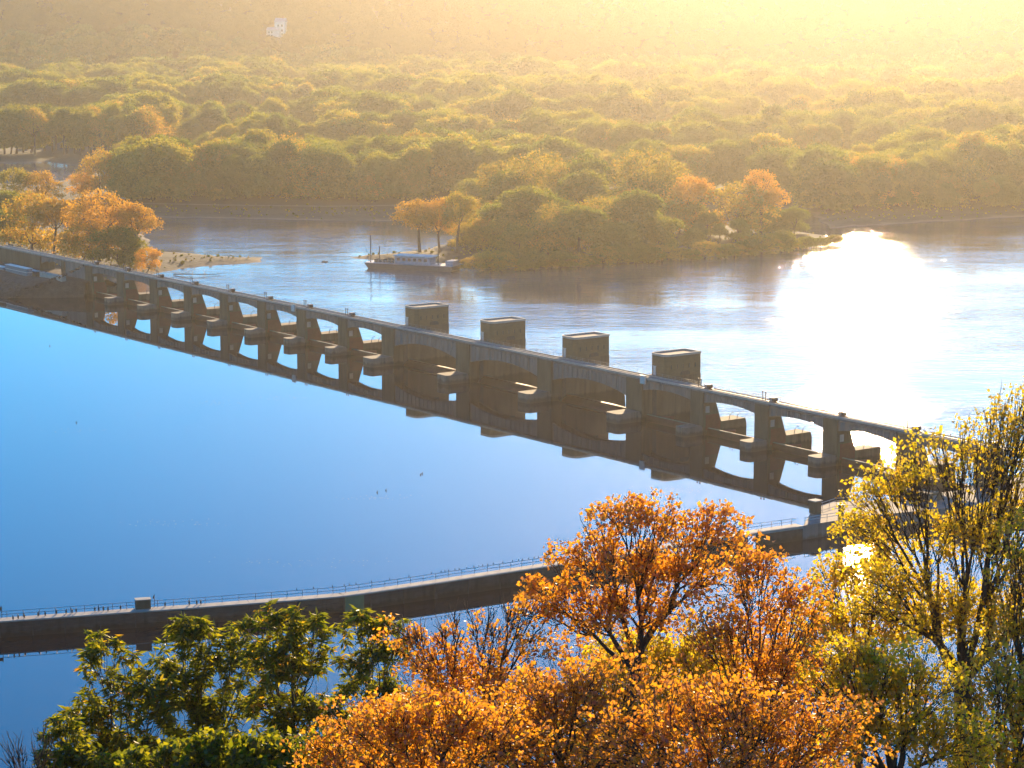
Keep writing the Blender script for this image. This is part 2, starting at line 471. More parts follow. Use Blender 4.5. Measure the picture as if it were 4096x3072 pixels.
# ------------------------------------------------------------------ the dam
TW, RW, TB, RB = 4.7, 6.2, 18.3, 30.5            # pier widths and clear bays of tainter and roller sections
piers = []                                        # (s of left edge, width, kind)
s = 0.0
for i in range(8): piers.append((s, TW, 'tainter')); s += TW + TB
for i in range(4): piers.append((s, RW, 'roller')); s += RW + (RB if i < 3 else TB)
for i in range(5): piers.append((s, TW, 'tainter')); s += TW + TB
G_PIER = 'piers of the dam'

def nose(w, t0, t1, inset):
    """pier nose outline (x,y) with a rounded upstream end at t0"""
    x0, x1 = inset, w - inset
    r = min(1.1, (x1 - x0) * .3)
    pts = [(x0, t1)]
    for k in range(5):
        a = math.pi + math.pi / 2 * k / 4
        pts.append((x0 + r + r * math.cos(a), t0 + r + r * math.sin(a)))
    for k in range(5):
        a = 1.5 * math.pi + math.pi / 2 * k / 4
        pts.append((x1 - r + r * math.cos(a), t0 + r + r * math.sin(a)))
    pts.append((x1, t1))
    return pts

mesh_cache = {}
def pier_parts(kind):
    if kind in mesh_cache: return mesh_cache[kind]
    d_ = {}
    if kind == 'tainter':
        w = TW
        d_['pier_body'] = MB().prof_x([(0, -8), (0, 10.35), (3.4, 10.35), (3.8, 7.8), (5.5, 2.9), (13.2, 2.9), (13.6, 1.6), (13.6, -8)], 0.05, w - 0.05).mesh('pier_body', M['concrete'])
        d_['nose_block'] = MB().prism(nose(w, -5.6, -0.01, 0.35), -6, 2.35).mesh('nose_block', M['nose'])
        d_['pilaster'] = MB().box(0, w, -0.28, 0.6, 2.0, 10.45).mesh('pilaster', M['concrete'])
        d_['side_plate'] = MB().box(w - 0.04, w + 0.06, 0.5, 1.7, 5.4, 7.0).mesh('side_plate', M['pale_concrete'])
        d_['side_shield'] = MB().prof_x([(.5, 1.2), (.5, 4.9), (4.55, 4.9), (5.3, 2.85), (5.3, 1.2)], w - .06, w - .02).mesh('side_shield', M['red_steel'])
        d_['ledge_rail'] = MB().tube([(w - .5, 8.4, 2.9), (w - .5, 8.7, 4.1), (w - .5, 9.5, 4.7), (w - .5, 9.9, 4.4)], [.09] * 4, 4).tube([(w - .5, 10.9, 2.9), (w - .5, 11.2, 3.9), (w - .5, 11.9, 4.3)], [.09] * 3, 4).mesh('ledge_rail', M['dark_metal'])
    else:
        w = RW
        d_['pier_body'] = MB().prof_x([(0, -8), (0, 10.35), (18.6, 10.35), (18.6, 4.6), (21.5, 3.2), (23.5, 3.2), (24.5, -8)], 0.05, w - 0.05).mesh('pier_body', M['concrete'])
        d_['nose_block'] = MB().prism(nose(w, -7.4, -0.01, 0.5), -6, 2.5).mesh('nose_block', M['nose'])
        d_['pilaster'] = MB().box(0, w, -0.32, 0.6, 2.0, 10.45).mesh('pilaster', M['concrete'])
        d_['gate_track'] = MB().box(w - .04, w + .10, 3.0, 4.3, -3, 9.0).mesh('gate_track', M['dark_metal'])
    mesh_cache[kind] = d_
    return d_

for i, (s, w, kind) in enumerate(piers):
    if kind == 'tainter':
        lab = f'{ORD[i]} pier of the dam from the left bank, narrow concrete with low rounded nose'
    else:
        lab = f'wide concrete pier carrying the {ORD[i - 8]} gate house from the left'
    p = thing('dam_pier', lab, 'pier', W(s, 0, 0), RZ, G_PIER)
    for n_, me in pier_parts(kind).items():
        if i == 0 and n_ in ('nose_block',): continue
        put(n_, me, p)

# gates
def tainter_gate():
    w = TB - 0.16
    sk = []
    pts = []
    for k in range(9):                               # curved skin plate
        a = math.radians(-38 + 50 * k / 8)
        pts.append((9.0 - 8.0 * math.cos(a), 0.0 + 8.0 * math.sin(a)))
    inner = [(y + 0.18, z) for y, z in pts]
    return MB().prof_x(pts + inner[::-1], 0.08, w)
tg = {'skin_plate': tainter_gate().mesh('skin_plate', M['red_steel'])}
tg['top_beam'] = MB().box(0.1, TB - .1, 1.15, 1.75, 1.62, 1.78).mesh('top_beam', M['nose'])
arm = MB()
arm.tube([(0, 1.4, 1.0), (0, 9.0, 0.4)], [.22, .3], 4).tube([(0, 1.9, -2.6), (0, 9.0, 0.2)], [.22, .3], 4)
tg['arm'] = arm.mesh('arm', M['red_steel'])
rib_g = MB().box(-.12, .12, 1.3, 2.0, -3.0, 1.5).mesh('rib', M['red_steel'])
rg = {'drum': MB().tube([(0.1, 5.2, -1.7), (RB - .1, 5.2, -1.7)], [3.0, 3.0], 28).mesh('drum', M['red_steel'], True),
      'end_ring': MB().tube([(0, 5.2, -1.7), (0.5, 5.2, -1.7)], [3.25, 3.25], 28).mesh('end_ring', M['dark_metal'])}
lip = MB().prof_x([(2.2, -4.6), (2.6, -4.6), (3.6, -2.2), (3.2, -2.0)], 0.1, RB - .1).mesh('apron', M['red_steel'])
ng = nr = 0
for i in range(len(piers) - 1):
    s, w, kind = piers[i]
    x0 = s + w
    gap = piers[i + 1][0] - x0
    if gap > 25:
        o = thing('roller_gate', f'dark red roller gate drum in the {ORD[nr]} wide bay from the left', 'gate', W(x0, 0, 0), RZ, 'roller gates of the dam'); nr += 1
        put('drum', rg['drum'], o); put('apron', lip, o)
        put('end_ring', rg['end_ring'], o); put('end_ring', rg['end_ring'], o, (gap - .5, 0, 0))
        put('top_beam', MB().box(0.4, RB - .4, 4.0, 4.4, 1.30, 1.46).mesh('top_beam', M['red_steel']), o)
    else:
        o = thing('tainter_gate', f'red curved steel gate in the {ORD[ng]} narrow bay from the left', 'gate', W(x0, 0, 0), RZ, 'curved gates of the dam'); ng += 1
        put('skin_plate', tg['skin_plate'], o); put('top_beam', tg['top_beam'], o)
        put('arm', tg['arm'], o, (1.2, 0, 0)); put('arm', tg['arm'], o, (TB - 1.2, 0, 0))
        for k in range(7): put('rib', rib_g, o, (1.5 + k * 2.55, 0, 0))

# service bridge: one thing, its spans are parts, the ribs on each span are sub-parts
br = thing('service_bridge', 'long concrete service bridge with arched spans along the dam', 'bridge', W(0, 0, 0), RZ)
BR_T0, BR_T1 = 0.0, 3.3
def span_mesh(L, z_end, z_mid):
    N = 14
    top = 10.2
    low = [(L * k / N, z_mid - (z_mid - z_end) * (abs(2 * k / N - 1) ** 2.0)) for k in range(N + 1)]
    poly = [(0, top)] + low + [(L, top)]
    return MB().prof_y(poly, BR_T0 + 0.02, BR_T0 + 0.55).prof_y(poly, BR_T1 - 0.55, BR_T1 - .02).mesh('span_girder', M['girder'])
def railing(L):
    r = MB()
    for side in (BR_T1 - .15,):
        n = max(2, int(L / 2.4))
        for k in range(n + 1):
            r.box(k * L / n - .03, k * L / n + .03, side - .03, side + .03, 11.0, 12.0)
        for z in (11.55, 11.98):
            r.box(0, L, side - .015, side + .015, z, z + .03)
    return r
def rib_z(L, z_end, z_mid, x):
    return z_mid - (z_mid - z_end) * (abs(2 * x / L - 1) ** 2.0)
rib_h = MB().box(-.11, .11, -.13, 0.0, 0, 1).mesh('rib', M['girder'])
def add_span(x0, L, z_end, z_mid):
    g = put('span_girder', span_mesh(L, z_end, z_mid), br, (x0, 0, 0))
    n = max(2, round(L / 2.05))
    for k in range(n + 1):
        x = 0.35 + (L - .7) * k / n
        z0 = rib_z(L, z_end, z_mid, x)
        r = put('rib', rib_h, g, (x, 0.02, z0 + .02))
        r.scale = (1, 1, 10.05 - z0)
    return g
deck_end = piers[-1][0] + piers[-1][1] + 14
add_span(-34.6, 17.0, 7.9, 9.4)
for i in range(len(piers) - 1):
    x0 = piers[i][0] + piers[i][1]; L = piers[i + 1][0] - x0
    add_span(x0, L, 5.6 if L > 25 else 7.9, 7.6 if L > 25 else 8.8)
# deck and kerb laid span by span
edges = [-70.0, -34.6, -17.6] + [p[0] for p in piers] + [deck_end]
for a, b in zip(edges[:-1], edges[1:]):
    put('deck_slab', MB().box(a + .03, b - .03, BR_T0 - .35, BR_T1 + .35, 10.46, 10.82).mesh('deck_slab', M['girder']), br)
    put('kerb', MB().box(a + .03, b - .03, BR_T0 - .3, BR_T0 - .02, 10.82, 11.30).mesh('kerb', M['pale_concrete']), br)
    put('kerb', MB().box(a + .03, b - .03, BR_T1 + .02, BR_T1 + .3, 10.82, 11.12).mesh('kerb', M['pale_concrete']), br)
    put('crane_rail', MB().box(a + .03, b - .03, 0.8, .96, 10.82, 10.98).box(a + .03, b - .03, 2.4, 2.56, 10.82, 10.98).mesh('crane_rail', M['steel']), br)
    put('railing', railing(b - a).mesh('railing', M['steel']), br, (a, 0, 0))
# left abutment: pier stub, solid wall
put('abutment', MB().box(-17.6, -0.1, -0.1, 4.5, -3, 10.45).mesh('abutment', M['girder']), br)
put('abutment_pier', MB().box(-17.9, -15.4, -0.5, 5.2, -3, 10.45).mesh('abutment_pier', M['concrete']), br)
put('abutment_pier', MB().box(-37.4, -34.6, -0.5, 5.2, 0, 10.45).mesh('abutment_pier', M['concrete']), br)
put('approach_wall', MB().box(-70, -37.4, -0.3, 4.9, 3, 10.45).mesh('approach_wall', M['concrete']), br)

# equipment on the deck
cab = {'case': MB().box(-.9, .9, -.75, -.37, 9.6, 11.6).mesh('case', M['white_paint']),
       'lid': MB().box(-1.0, 1.0, -.85, -.32, 11.6, 11.72).mesh('lid', M['steel'])}
for sx, lab in ((136.6, 'pale box hung on the bridge above the seventh narrow pier'), (300.9, 'pale grey box hung on the bridge beside the fourth gate house')):
    o = thing('equipment_box', lab, 'box', W(sx, 0, 0), RZ, 'boxes hung on the bridge')
    for k, me in cab.items(): put(k, me, o)
hoist = {'base_frame': MB().box(-1.3, 1.3, -.7, .7, 0, .25).mesh('base_frame', M['dark_metal']),
         'motor_case': MB().box(-.9, .4, -.5, .5, .25, 1.2).mesh('motor_case', M['steel']),
         'winding_drum': MB().tube([(.5, -.55, .75), (.5, .55, .75)], [.5, .5], 12).mesh('winding_drum', M['dark_metal'])}
post_me = MB().tube([(0, 0, 0), (0, 0, 1.7)], [.11, .09], 6).tube([(0, 0, 1.7), (0, 0, 2.05)], [.22, .16], 6).mesh('post', M['dark_metal'])
for i in range(len(piers)):
    s, w, kind = piers[i]
    if kind == 'roller': continue
    o = thing('gate_hoist', f'small gate hoist on the bridge deck over the {ORD[i]} pier', 'hoist', W(s + w / 2 + 1.2, 2.3, 10.82), RZ, 'hoists on the bridge deck')
    for k, me in hoist.items(): put(k, me, o)
    for dx in (-3.2, -2.2):
        b_ = put('deck_bollard', post_me, None, W(s + w / 2 + dx, 2.95, 10.82), RZ)
        tag(b_, f'{"left" if dx < -3 else "right"} dark post of the pair on the bridge deck at the {ORD[i]} pier', 'post', 'posts on the bridge deck')

# gate houses on the four wide piers
def rounded(x0, x1, y0, y1, r_up, n=6):
    pts = []
    for k_, a0 in enumerate((0, 90, 180, 270)):
        r = .2 if k_ < 2 else r_up
        cx_, cy_ = ((x1 - r, y1 - r), (x0 + r, y1 - r), (x0 + r, y0 + r), (x1 - r, y0 + r))[k_]
        for k in range(n + 1):
            a = math.radians(a0 + 90 * k / n)
            pts.append((cx_ + r * math.cos(a), cy_ + r * math.sin(a)))
    return pts
HT = 15.9
HY0, HY1 = 7.2, 18.55
house = {}
hw = MB().prism(rounded(0.0, RW, HY0, HY1, 1.3), 10.36, HT - .55)
house['wall'] = hw.mesh('wall', M['brick'])
ring_o = rounded(-.12, RW + .12, HY0 - .12, HY1 + .12, 1.6); ring_i = rounded(.32, RW - .32, HY0 + .32, HY1 - .32, 1.2)
pm = MB(); n = len(ring_o)
pm.v = [(x, y, HT - .55) for x, y in ring_o] + [(x, y, HT) for x, y in ring_o] + [(x, y, HT) for x, y in ring_i] + [(x, y, HT - .55) for x, y in ring_i]
for k in range(n):
    k2 = (k + 1) % n
    pm.f += [(k, k2, n + k2, n + k), (n + k, n + k2, 2*n + k2, 2*n + k), (2*n + k, 2*n + k2, 3*n + k2, 3*n + k)]
house['parapet'] = pm.mesh('parapet', M['pale_concrete'])
house['roof'] = MB().prism(rounded(.34, RW - .34, HY0 + .34, HY1 - .34, 1.2), HT - .548, HT - .38).mesh('roof', M['roof'])
win_f = MB().box(-.06, .07, -.20, .20, 0, 1.15).mesh('window', M['brick'])
win_p = MB().box(.072, .08, -.14, .14, .08, 1.07).mesh('pane', M['glass'])
door_me = MB().box(-.05, .09, -.45, .45, 0, 2.2).box(-.05, .16, -.62, .62, 2.2, 2.36).mesh('door', M['white_paint'])
vent_me = MB().prof_x([(-1.5, 0), (1.5, 0), (1.4, .7), (.8, 1.05), (-.8, 1.05), (-1.4, .7)], -.04, .08).mesh('arched_vent', M['dark_metal'])
course = MB()
for z in (11.5, 12.75, 14.3):
    course.box(RW - .02, RW + .035, HY0 + 1.5, HY1 - 1.5, z, z + .10)
hinge = ['with the farthest tall windows, nearest the left bank', 'second from the left', 'third from the left', 'nearest the right end of the dam']
for i in range(8, 12):
    s = piers[i][0]
    o = thing('gate_house', ('leftmost tan gate house with flat roof on the dam', 'second tan gate house from the left on the dam', 'third tan gate house from the left on the dam', 'rightmost tan gate house, against the sun glitter on the dam')[i - 8], 'gate house', W(s, 0, 0), RZ, 'gate houses on the dam')
    for k, me in house.items(): put(k, me, o)
    for k in range(5):
        wd = put('window', win_f, o, (RW, 8.9 + 1.95 * k, 12.15))
        put('pane', win_p, wd)
    dr = put('door', door_me, o, (1.9, HY0, 10.37)); dr.rotation_euler = (0, 0, -math.pi / 2)
    put('handle', MB().box(.10, .18, .25, .33, 1.0, 1.15).mesh('handle', M['dark_metal']), dr)
    put('arched_vent', vent_me, o, (RW, 13.5, 10.45))

# ------------------------------------------------------------------ left embankment with stored bulkheads
emb = MB()
prof = [(-27, -3.0), (-24.5, 0.35), (-13.5, 5.0), (-1.0, 5.4), (6.0, 5.6), (16.0, 1.0), (30, -3.2)]
S0, S1, NS = -420.0, 3.0, 60
for k in range(NS + 1):
    sx = S0 + (S1 - S0) * k / NS
    pinch = 1.0 if sx < -8 else max(0.12, 1 - (sx + 8) / 11.0)
    for (t, z) in prof:
        tt = t if t > 0 else t * pinch
        q = W(sx, tt + .5 * math.sin(sx * .31 + t), z + .2 * math.sin(sx * .7 + t * 1.7))
        emb.v.append(tuple(q))
m_ = len(prof)
for k in range(NS):
    for j in range(m_ - 1):
        emb.f.append((k*m_ + j, (k+1)*m_ + j, (k+1)*m_ + j + 1, k*m_ + j + 1))
struct(emb.build('embankment', M['riprap'], smooth=True))
# rocks along the waterline of the embankment
rr = random.Random(5)
rock = MB()
for k in range(700):
    sx = rr.uniform(-60, 0); t = -25.6 * (1.0 if sx < -8 else max(.12, 1 - (sx + 8) / 11.0)) + rr.uniform(-.4, 9) ; z = max(-.2, (t + 25) * .42) + rr.uniform(-.1, .25)
    c = W(sx, t, z); q = rr.uniform(.25, .75)
    vs_ = [c + np.array([rr.uniform(.6, 1.2) * q * a, rr.uniform(.6, 1.2) * q * b, rr.uniform(.4, .9) * q * g]) for a, b, g in ((1,0,0),(-1,0,0),(0,1,0),(0,-1,0),(0,0,1),(0,0,-1))]
    rock.add(vs_, [(0,2,4),(2,1,4),(1,3,4),(3,0,4),(2,0,5),(1,2,5),(3,1,5),(0,3,5)])
struct(rock.build('riprap_stones', M['riprap']), 'stuff')['label'] = 'loose grey stones on the embankment slope'

bulk = {'beam': MB().box(0, 17.5, -1.0, 1.0, 0, 1.15).mesh('beam', M['steel']), 'flange': MB().box(-.1, 17.6, -1.15, 1.15, 1.15, 1.32).mesh('flange', M['white_paint'])}
for k, (sx, t, z, lab) in enumerate(((-42.3, -9.2, 5.0, 'grey steel bulkhead, lower one of the stack on the embankment'), (-42.3, -9.2, 6.33, 'grey steel bulkhead, upper one of the stack on the embankment'), (-44.0, -5.8, 5.1, 'grey steel bulkhead lying behind the stack on the embankment'), (-61.5, -9.2, 5.0, 'grey steel bulkhead cut off by the left edge of the photo'))):
    o = thing('stored_bulkhead', lab, 'bulkhead', W(sx, t, z), RZ, 'bulkheads stored on the embankment')
    for n_, me in bulk.items(): put(n_, me, o)
o = thing('storage_block', 'long pale concrete block on the embankment beside the first pier', 'block', W(-20.5, -6.6, 4.9), RZ)
put('block_body', MB().box(0, 17.0, -.9, .9, 0, 1.9).mesh('block_body', M['pale_concrete']), o)
put('lifting_eye', MB().box(3, 3.3, -.15, .15, 1.9, 2.2).mesh('lifting_eye', M['dark_metal']), o)
put('lifting_eye', MB().box(13, 13.3, -.15, .15, 1.9, 2.2).mesh('lifting_eye', M['dark_metal']), o)
o = thing('machine_crate', 'dark square crate between bulkheads and pale block on the embankment', 'crate', W(-24.2, -7.4, 4.95), RZ)
put('crate_body', MB().box(0, 2.6, -1, 1, 0, 1.8).mesh('crate_body', M['dark_metal']), o)
put('crate_lid', MB().box(-.1, 2.7, -1.1, 1.1, 1.8, 1.95).mesh('crate_lid', M['steel']), o)

# ------------------------------------------------------------------ lock guide wall in front
WT = 2.85
wall_px = [(-420, 2514), (0, 2485), (260, 2466.5), (542, 2446), (796, 2429), (1000, 2413), (1190, 2399), (1375, 2384), (1484, 2369.5), (1741, 2332.5), (2000, 2293), (2266, 2253.5), (2470, 2222)]
port_px = [(2470, 2222), (2672, 2190), (2795, 2169), (2992, 2136), (3050, 2126), (3212, 2103)]
gw = thing('guide_wall', 'long low concrete lock wall with a railing, bending towards the dam', 'wall', (0, 0, 0))
def seg_box(a, b, w0, w1, z0, z1, mat, name, parent, gap=0.03):
    """block from a to b (near edge), from w0 to w1 behind that edge"""
    a = np.array(a[:2]); b = np.array(b[:2])
    t = (b - a) / np.linalg.norm(b - a); nrm = np.array([-t[1], t[0]])
    if nrm[1] < 0: nrm = -nrm
    a = a + t * gap; b = b - t * gap
    pts = [a + nrm * w0, b + nrm * w0, b + nrm * w1, a + nrm * w1]
    return MB().prism([tuple(p) for p in pts], z0, z1).build(name, mat, parent)
wpts = [at(x, y, WT) for x, y in wall_px]
ppts = [at(x, y, WT) for x, y in port_px]
for k in range(len(wpts) - 1):
    a, b = wpts[k], wpts[k + 1]
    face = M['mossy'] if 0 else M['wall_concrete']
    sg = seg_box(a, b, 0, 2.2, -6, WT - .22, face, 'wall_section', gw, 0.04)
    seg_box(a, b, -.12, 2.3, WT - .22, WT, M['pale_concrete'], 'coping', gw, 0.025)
    for z in (0.75, 1.55):
        seg_box(a, b, -.06, 0.1, z, z + .1, M['wall_concrete'], 'ledge', sg, 0.1)
for k in range(len(wpts) - 1):
    a, b = wpts[k], wpts[k + 1]
    n = max(1, round(np.linalg.norm(b - a) / 7))
    for j in range(1, n + 1):
        q = a + (b - a) * j / n; t_ = (b - a) / np.linalg.norm(b - a)
        seg_box(q - t_ * .09, q + t_ * .09, -.15, .1, -2, WT - .23, M['dark_metal'], 'expansion_joint', gw, 0)
pa, pb = at(1378, 2384, WT), at(1455, 2373, WT)
seg_box(pa, pb, -.14, .1, -.4, WT - .23, M['mossy'], 'repair_panel', gw)
ga, gb = at(1736, 2333, WT), at(1748, 2331, WT)
seg_box(ga, gb, -.16, .1, -2, WT - .1, M['dark_metal'], 'joint_cover', gw, 0)
# section with flow ports: deck on short piers
for k, solid in zip(range(5), (True, False, True, False, True)):
    a, b = ppts[k], ppts[k + 1]
    if solid: seg_box(a, b, 0, 2.2, -6, WT - .5, M['wall_concrete'], 'wall_section', gw, 0.0)
    seg_box(a, b, -.12, 2.3, WT - .5, WT, M['pale_concrete'], 'coping', gw, 0.02)
# railing along the far edge
rl = struct(MB().build('x', M['steel'])) if 0 else None
chain = wpts + ppts[1:]
post_w = MB().box(-.045, .045, -.045, .045, 0, 1.15).mesh('railing_post', M['steel'])
rail_parent = MB()
def off(a, b, w):
    t = (b - a)[:2]; t = t / np.linalg.norm(t); nr_ = np.array([-t[1], t[0]])
    if nr_[1] < 0: nr_ = -nr_
    return np.array([nr_[0] * w, nr_[1] * w, 0])
rail_pts = []
for k in range(len(chain) - 1):
    a, b = chain[k], chain[k + 1]
    o_ = off(a, b, 2.05)
    rail_pts.append((a + o_, b + o_))
for a, b in rail_pts:
    for z in (.58, 1.12):
        rail_parent.tube([a + np.array([0, 0, z]), b + np.array([0, 0, z])], [.04, .04], 4)
rail = rail_parent.build('railing', M['steel'], gw)
for a, b in rail_pts:
    L = np.linalg.norm(b - a); n = max(1, round(L / 2.55))
    for k in range(n):
        put('railing_post', post_w, rail, a + (b - a) * (k + .5) / n)

o = thing('wall_hut', 'small square concrete box on the lock wall beside the flag post', 'box', at(545, 2440, WT), 0.27)
put('box_body', MB().box(0, 2.5, .2, 1.7, 0, 1.55).mesh('box_body', M['concrete']), o)
put('box_lid', MB().box(-.08, 2.58, .12, 1.78, 1.55, 1.67).mesh('box_lid', M['pale_concrete']), o)
o = thing('signal_post', 'thin post with a dark triangular marker on the lock wall', 'post', at(622, 2434, WT), 0.27)
put('pole', MB().tube([(0, 1.2, 0), (0, 1.2, 2.2)], [.05, .05], 6).mesh('pole', M['steel']), o)
put('marker', MB().prof_y([(-.32, 1.55), (.02, 1.3), (.02, 2.25)], 1.17, 1.23).mesh('marker', M['dark_metal']), o)
o = thing('ladder_stand', 'dark metal stand at the left end of the lock wall railing', 'stand', at(4, 2480, WT), 0.27)
put('upright', MB().box(.2, .3, 1.5, 1.6, 0, 2.0).mesh('upright', M['dark_metal']), o)
put('upright', MB().box(-.6, -.5, 1.5, 1.6, 0, 1.8).mesh('upright', M['dark_metal']), o)
put('plate', MB().box(-.6, .3, 1.62, 1.68, 1.2, 1.8).mesh('plate', M['dark_metal']), o)
for k, (px, py, hgt, lab) in enumerate(((2219, 2258, 2.9, 'grey lamp post on the lock wall left of the orange tree'), (2303, 2246, 2.7, 'thin bare post on the lock wall touching the orange tree'))):
    o = thing('lamp_post', lab, 'post', at(px, py, WT), 0)
    put('pole', MB().tube([(0, 1.3, 0), (0, 1.3, hgt)], [.07, .05], 6).mesh('pole', M['steel']), o)
    if k == 0: put('lamp_head', MB().tube([(-.35, 1.3, hgt - .45), (.05, 1.3, hgt - .45)], [.16, .16], 8).tube([(0, 1.3, hgt), (0, 1.3, hgt + .45)], [.12, .09], 6).mesh('lamp_head', M['dark_metal']), o)

# concrete esplanade between wall and dam at the right
esp = [at(3212, 2103, WT), at(3252, 2035, WT), at(3330, 2008, WT), at(3560, 1998, WT), at(3800, 1965, WT), at(4300, 1910, WT), at(4700, 1905, WT), at(4700, 2000, WT), at(3900, 2020, WT), at(3438, 2067, WT)]
ob = MB().prism([tuple(p[:2]) for p in esp], -6, WT - .02).build('lock_esplanade', M['girder'])
struct(ob)
def fence(pts_px, z, name, lab, h=1.1):
    pts = [at(x, y, z) for x, y in pts_px]
    f_ = thing(name, lab, 'railing', pts[0])
    base = pts[0]
    mb = MB()
    for a, b in zip(pts[:-1], pts[1:]):
        for hh in (.55, h):
            mb.tube([a - base + np.array([0, 0, hh]), b - base + np.array([0, 0, hh])], [.05, .05], 4)
    put('rails', mb.mesh('rails', M['white_paint']), f_)
    for a, b in zip(pts[:-1], pts[1:]):
        L = np.linalg.norm(b - a); n = max(1, round(L / 2.4))
        for k in range(n + 1):
            put('post', MB().box(-.04, .04, -.04, .04, 0, h).mesh('post', M['steel']), f_, a + (b - a) * k / n - base)
    return f_
fence([(3220, 2092), (3352, 2072)], WT, 'safety_railing', 'white railing along the near edge of the concrete platform by the dam')
fence([(3262, 2040), (3345, 2014), (3560, 2003)], WT, 'safety_railing', 'white railing along the far edge of the concrete platform by the dam')
o = thing('control_kiosk', 'square dark kiosk at the corner of the concrete platform', 'kiosk', at(3236, 2052, WT), RZ)
put('kiosk_body', MB().box(0, 1.7, 0, 1.7, 0, 2.5).mesh('kiosk_body', M['concrete']), o)
put('kiosk_roof', MB().box(-.2, 1.9, -.2, 1.9, 2.5, 2.7).mesh('kiosk_roof', M['pale_concrete']), o)
o = thing('control_post', 'tall narrow cabinet standing on the concrete platform', 'cabinet', at(3352, 2070, WT), RZ)
put('cabinet_body', MB().box(0, .9, 0, .7, 0, 2.6).mesh('cabinet_body', M['concrete']), o)
put('cabinet_cap', MB().box(-.08, .98, -.08, .78, 2.6, 2.72).mesh('cabinet_cap', M['steel']), o)
o = thing('gate_machinery', 'broad grey machinery housing on the platform behind the yellow tree', 'machinery', at(3600, 1992, WT), RZ + .2)
put('housing', MB().prof_x([(0, 0), (5, 0), (5, 1.2), (4, 1.7), (1, 1.7), (0, 1.2)], 0, 7).mesh('housing', M['concrete']), o)
put('door', MB().box(7, 7.06, 1.5, 2.6, 0, 1.2).mesh('door', M['steel']), o)

# birds
def bird(big=True, white=False):
    b = MB(); k = 1.0 if big else .55
    b.tube([(0, .0, .10*k), (0, .03, .2*k), (0, .06, .42*k), (0, .05, .62*k), (0, .02, .72*k)], [.05*k, .12*k, .15*k, .10*k, .05*k], 7)
    b.tube([(0, .02, .70*k), (0, -.03, .80*k), (0, -.16*k, .80*k)], [.05*k, .07*k, .015*k], 6)
    b.tube([(0, .08, .25*k), (0, .22*k, .02*k)], [.07*k, .03*k], 5)
    b.box(-.06*k, -.02*k, -.02, .05, 0, .14*k).box(.02*k, .06*k, -.02, .05, 0, .14*k)
    return b.mesh('bird', M['feather_white' if white else 'feather'], True)
big_b, small_b, white_b = bird(True), bird(False), bird(False, True)
rr = random.Random(9)
for px, py in ((52, 2480), (72, 2476), (96, 2473), (154, 2465), (180, 2463), (226, 2457), (266, 2455), (287, 2453), (305, 2451), (380, 2446), (394, 2444), (413, 2443), (433, 2445), (482, 2439), (661, 2426), (756, 2420), (786, 2418), (802, 2417)):
    o = put('perched_bird', big_b, None, at(px, py, WT), rr.uniform(-2, 2))
    tag(o, 'large dark bird standing upright on top of the lock wall', 'bird', 'large birds on the lock wall')
def on_rail(frac_seg):
    k = int(frac_seg); fr = frac_seg - k
    a, b = rail_pts[k]
    return a + (b - a) * fr + np.array([0, 0, 1.16])
fr = 6.05
while fr < 12.9:
    o = put('rail_bird', small_b if rr.random() < .92 else white_b, None, on_rail(fr), rr.uniform(-3, 3))
    tag(o, 'small bird perched on the top rail of the lock wall railing', 'bird', 'small birds on the railing')
    fr += rr.uniform(.05, .16) if fr > 9 else rr.uniform(.15, .5)
for k, (px, py) in enumerate(((200, 1390), (306, 1698), (1683, 1907), (1690, 1903), (1510, 1978), (1545, 1970))):
    o = put('swimming_bird', big_b, None, at(px, py, -.42), 1.2)
    tag(o, ('small dark bird swimming alone near the dam at the left', 'small dark bird swimming at the left edge of the pool', 'dark bird swimming in the middle of the pool, left of two', 'dark bird swimming in the middle of the pool, right of two', 'dark bird swimming low in the middle of the pool, left of two', 'dark bird swimming low in the middle of the pool, right of two')[k], 'bird', 'birds on the pool')

lf = MB(); rr = random.Random(17)
for px, py, rx, ry, n in ((1150, 1590, 60, 6, 60), (850, 1610, 90, 8, 60), (1500, 1990, 70, 5, 50), (700, 2090, 120, 8, 50), (300, 1720, 60, 6, 35), (2260, 2160, 40, 5, 50), (2700, 1960, 90, 8, 120), (1200, 2250, 200, 10, 60)):
    for k in range(n):
        c = at(px + rr.gauss(0, rx), py + rr.gauss(0, ry), .012); q = rr.uniform(.06, .22); a = rr.uniform(0, 3.1)
        u_ = np.array([math.cos(a), math.sin(a), 0]) * q; v_ = np.array([-math.sin(a), math.cos(a), 0]) * q * .6
        lf.add([c - u_, c - v_, c + u_, c + v_], [(0, 1, 2, 3)])
struct(lf.build('floating_leaves', M['driftwood']), 'stuff')['label'] = 'scattered dead leaves drifting on the pool'

# ------------------------------------------------------------------ work boat, skiff, driftwood
bow, stern = at(1460, 1071, TAIL), at(1812, 1088, TAIL)
bd = (stern - bow); BL = float(np.linalg.norm(bd)); brz = math.atan2(bd[1], bd[0])
boat = thing('work_boat', 'long flat grey work boat with a cabin and tall poles', 'boat', bow, brz)
hull = [(0.2, 2.0), (2.2, -.5), (BL - 1.5, -.5), (BL, .5), (BL, 2.0)]
put('hull', MB().prof_y(hull, -1.0, 7.5).mesh('hull', M['boat_dark']), boat)
put('deck', MB().box(.3, BL - .1, -1.12, 7.6, 2.0, 2.25).mesh('deck', M['boat_grey']), boat)
cabn = put('cabin', MB().box(12.5, 27, .3, 6.2, 2.25, 5.1).mesh('cabin', M['boat_grey']), boat)
for k in range(6):
    wd = put('window', MB().box(0, 1.3, -.06, .05, 0, 1.1).mesh('window', M['glass']), cabn, (13.4 + k * 2.25, .3, 3.3))
put('roof', MB().box(12.0, 28.3, -.3, 6.8, 5.1, 5.4).mesh('roof', M['white_paint']), boat)
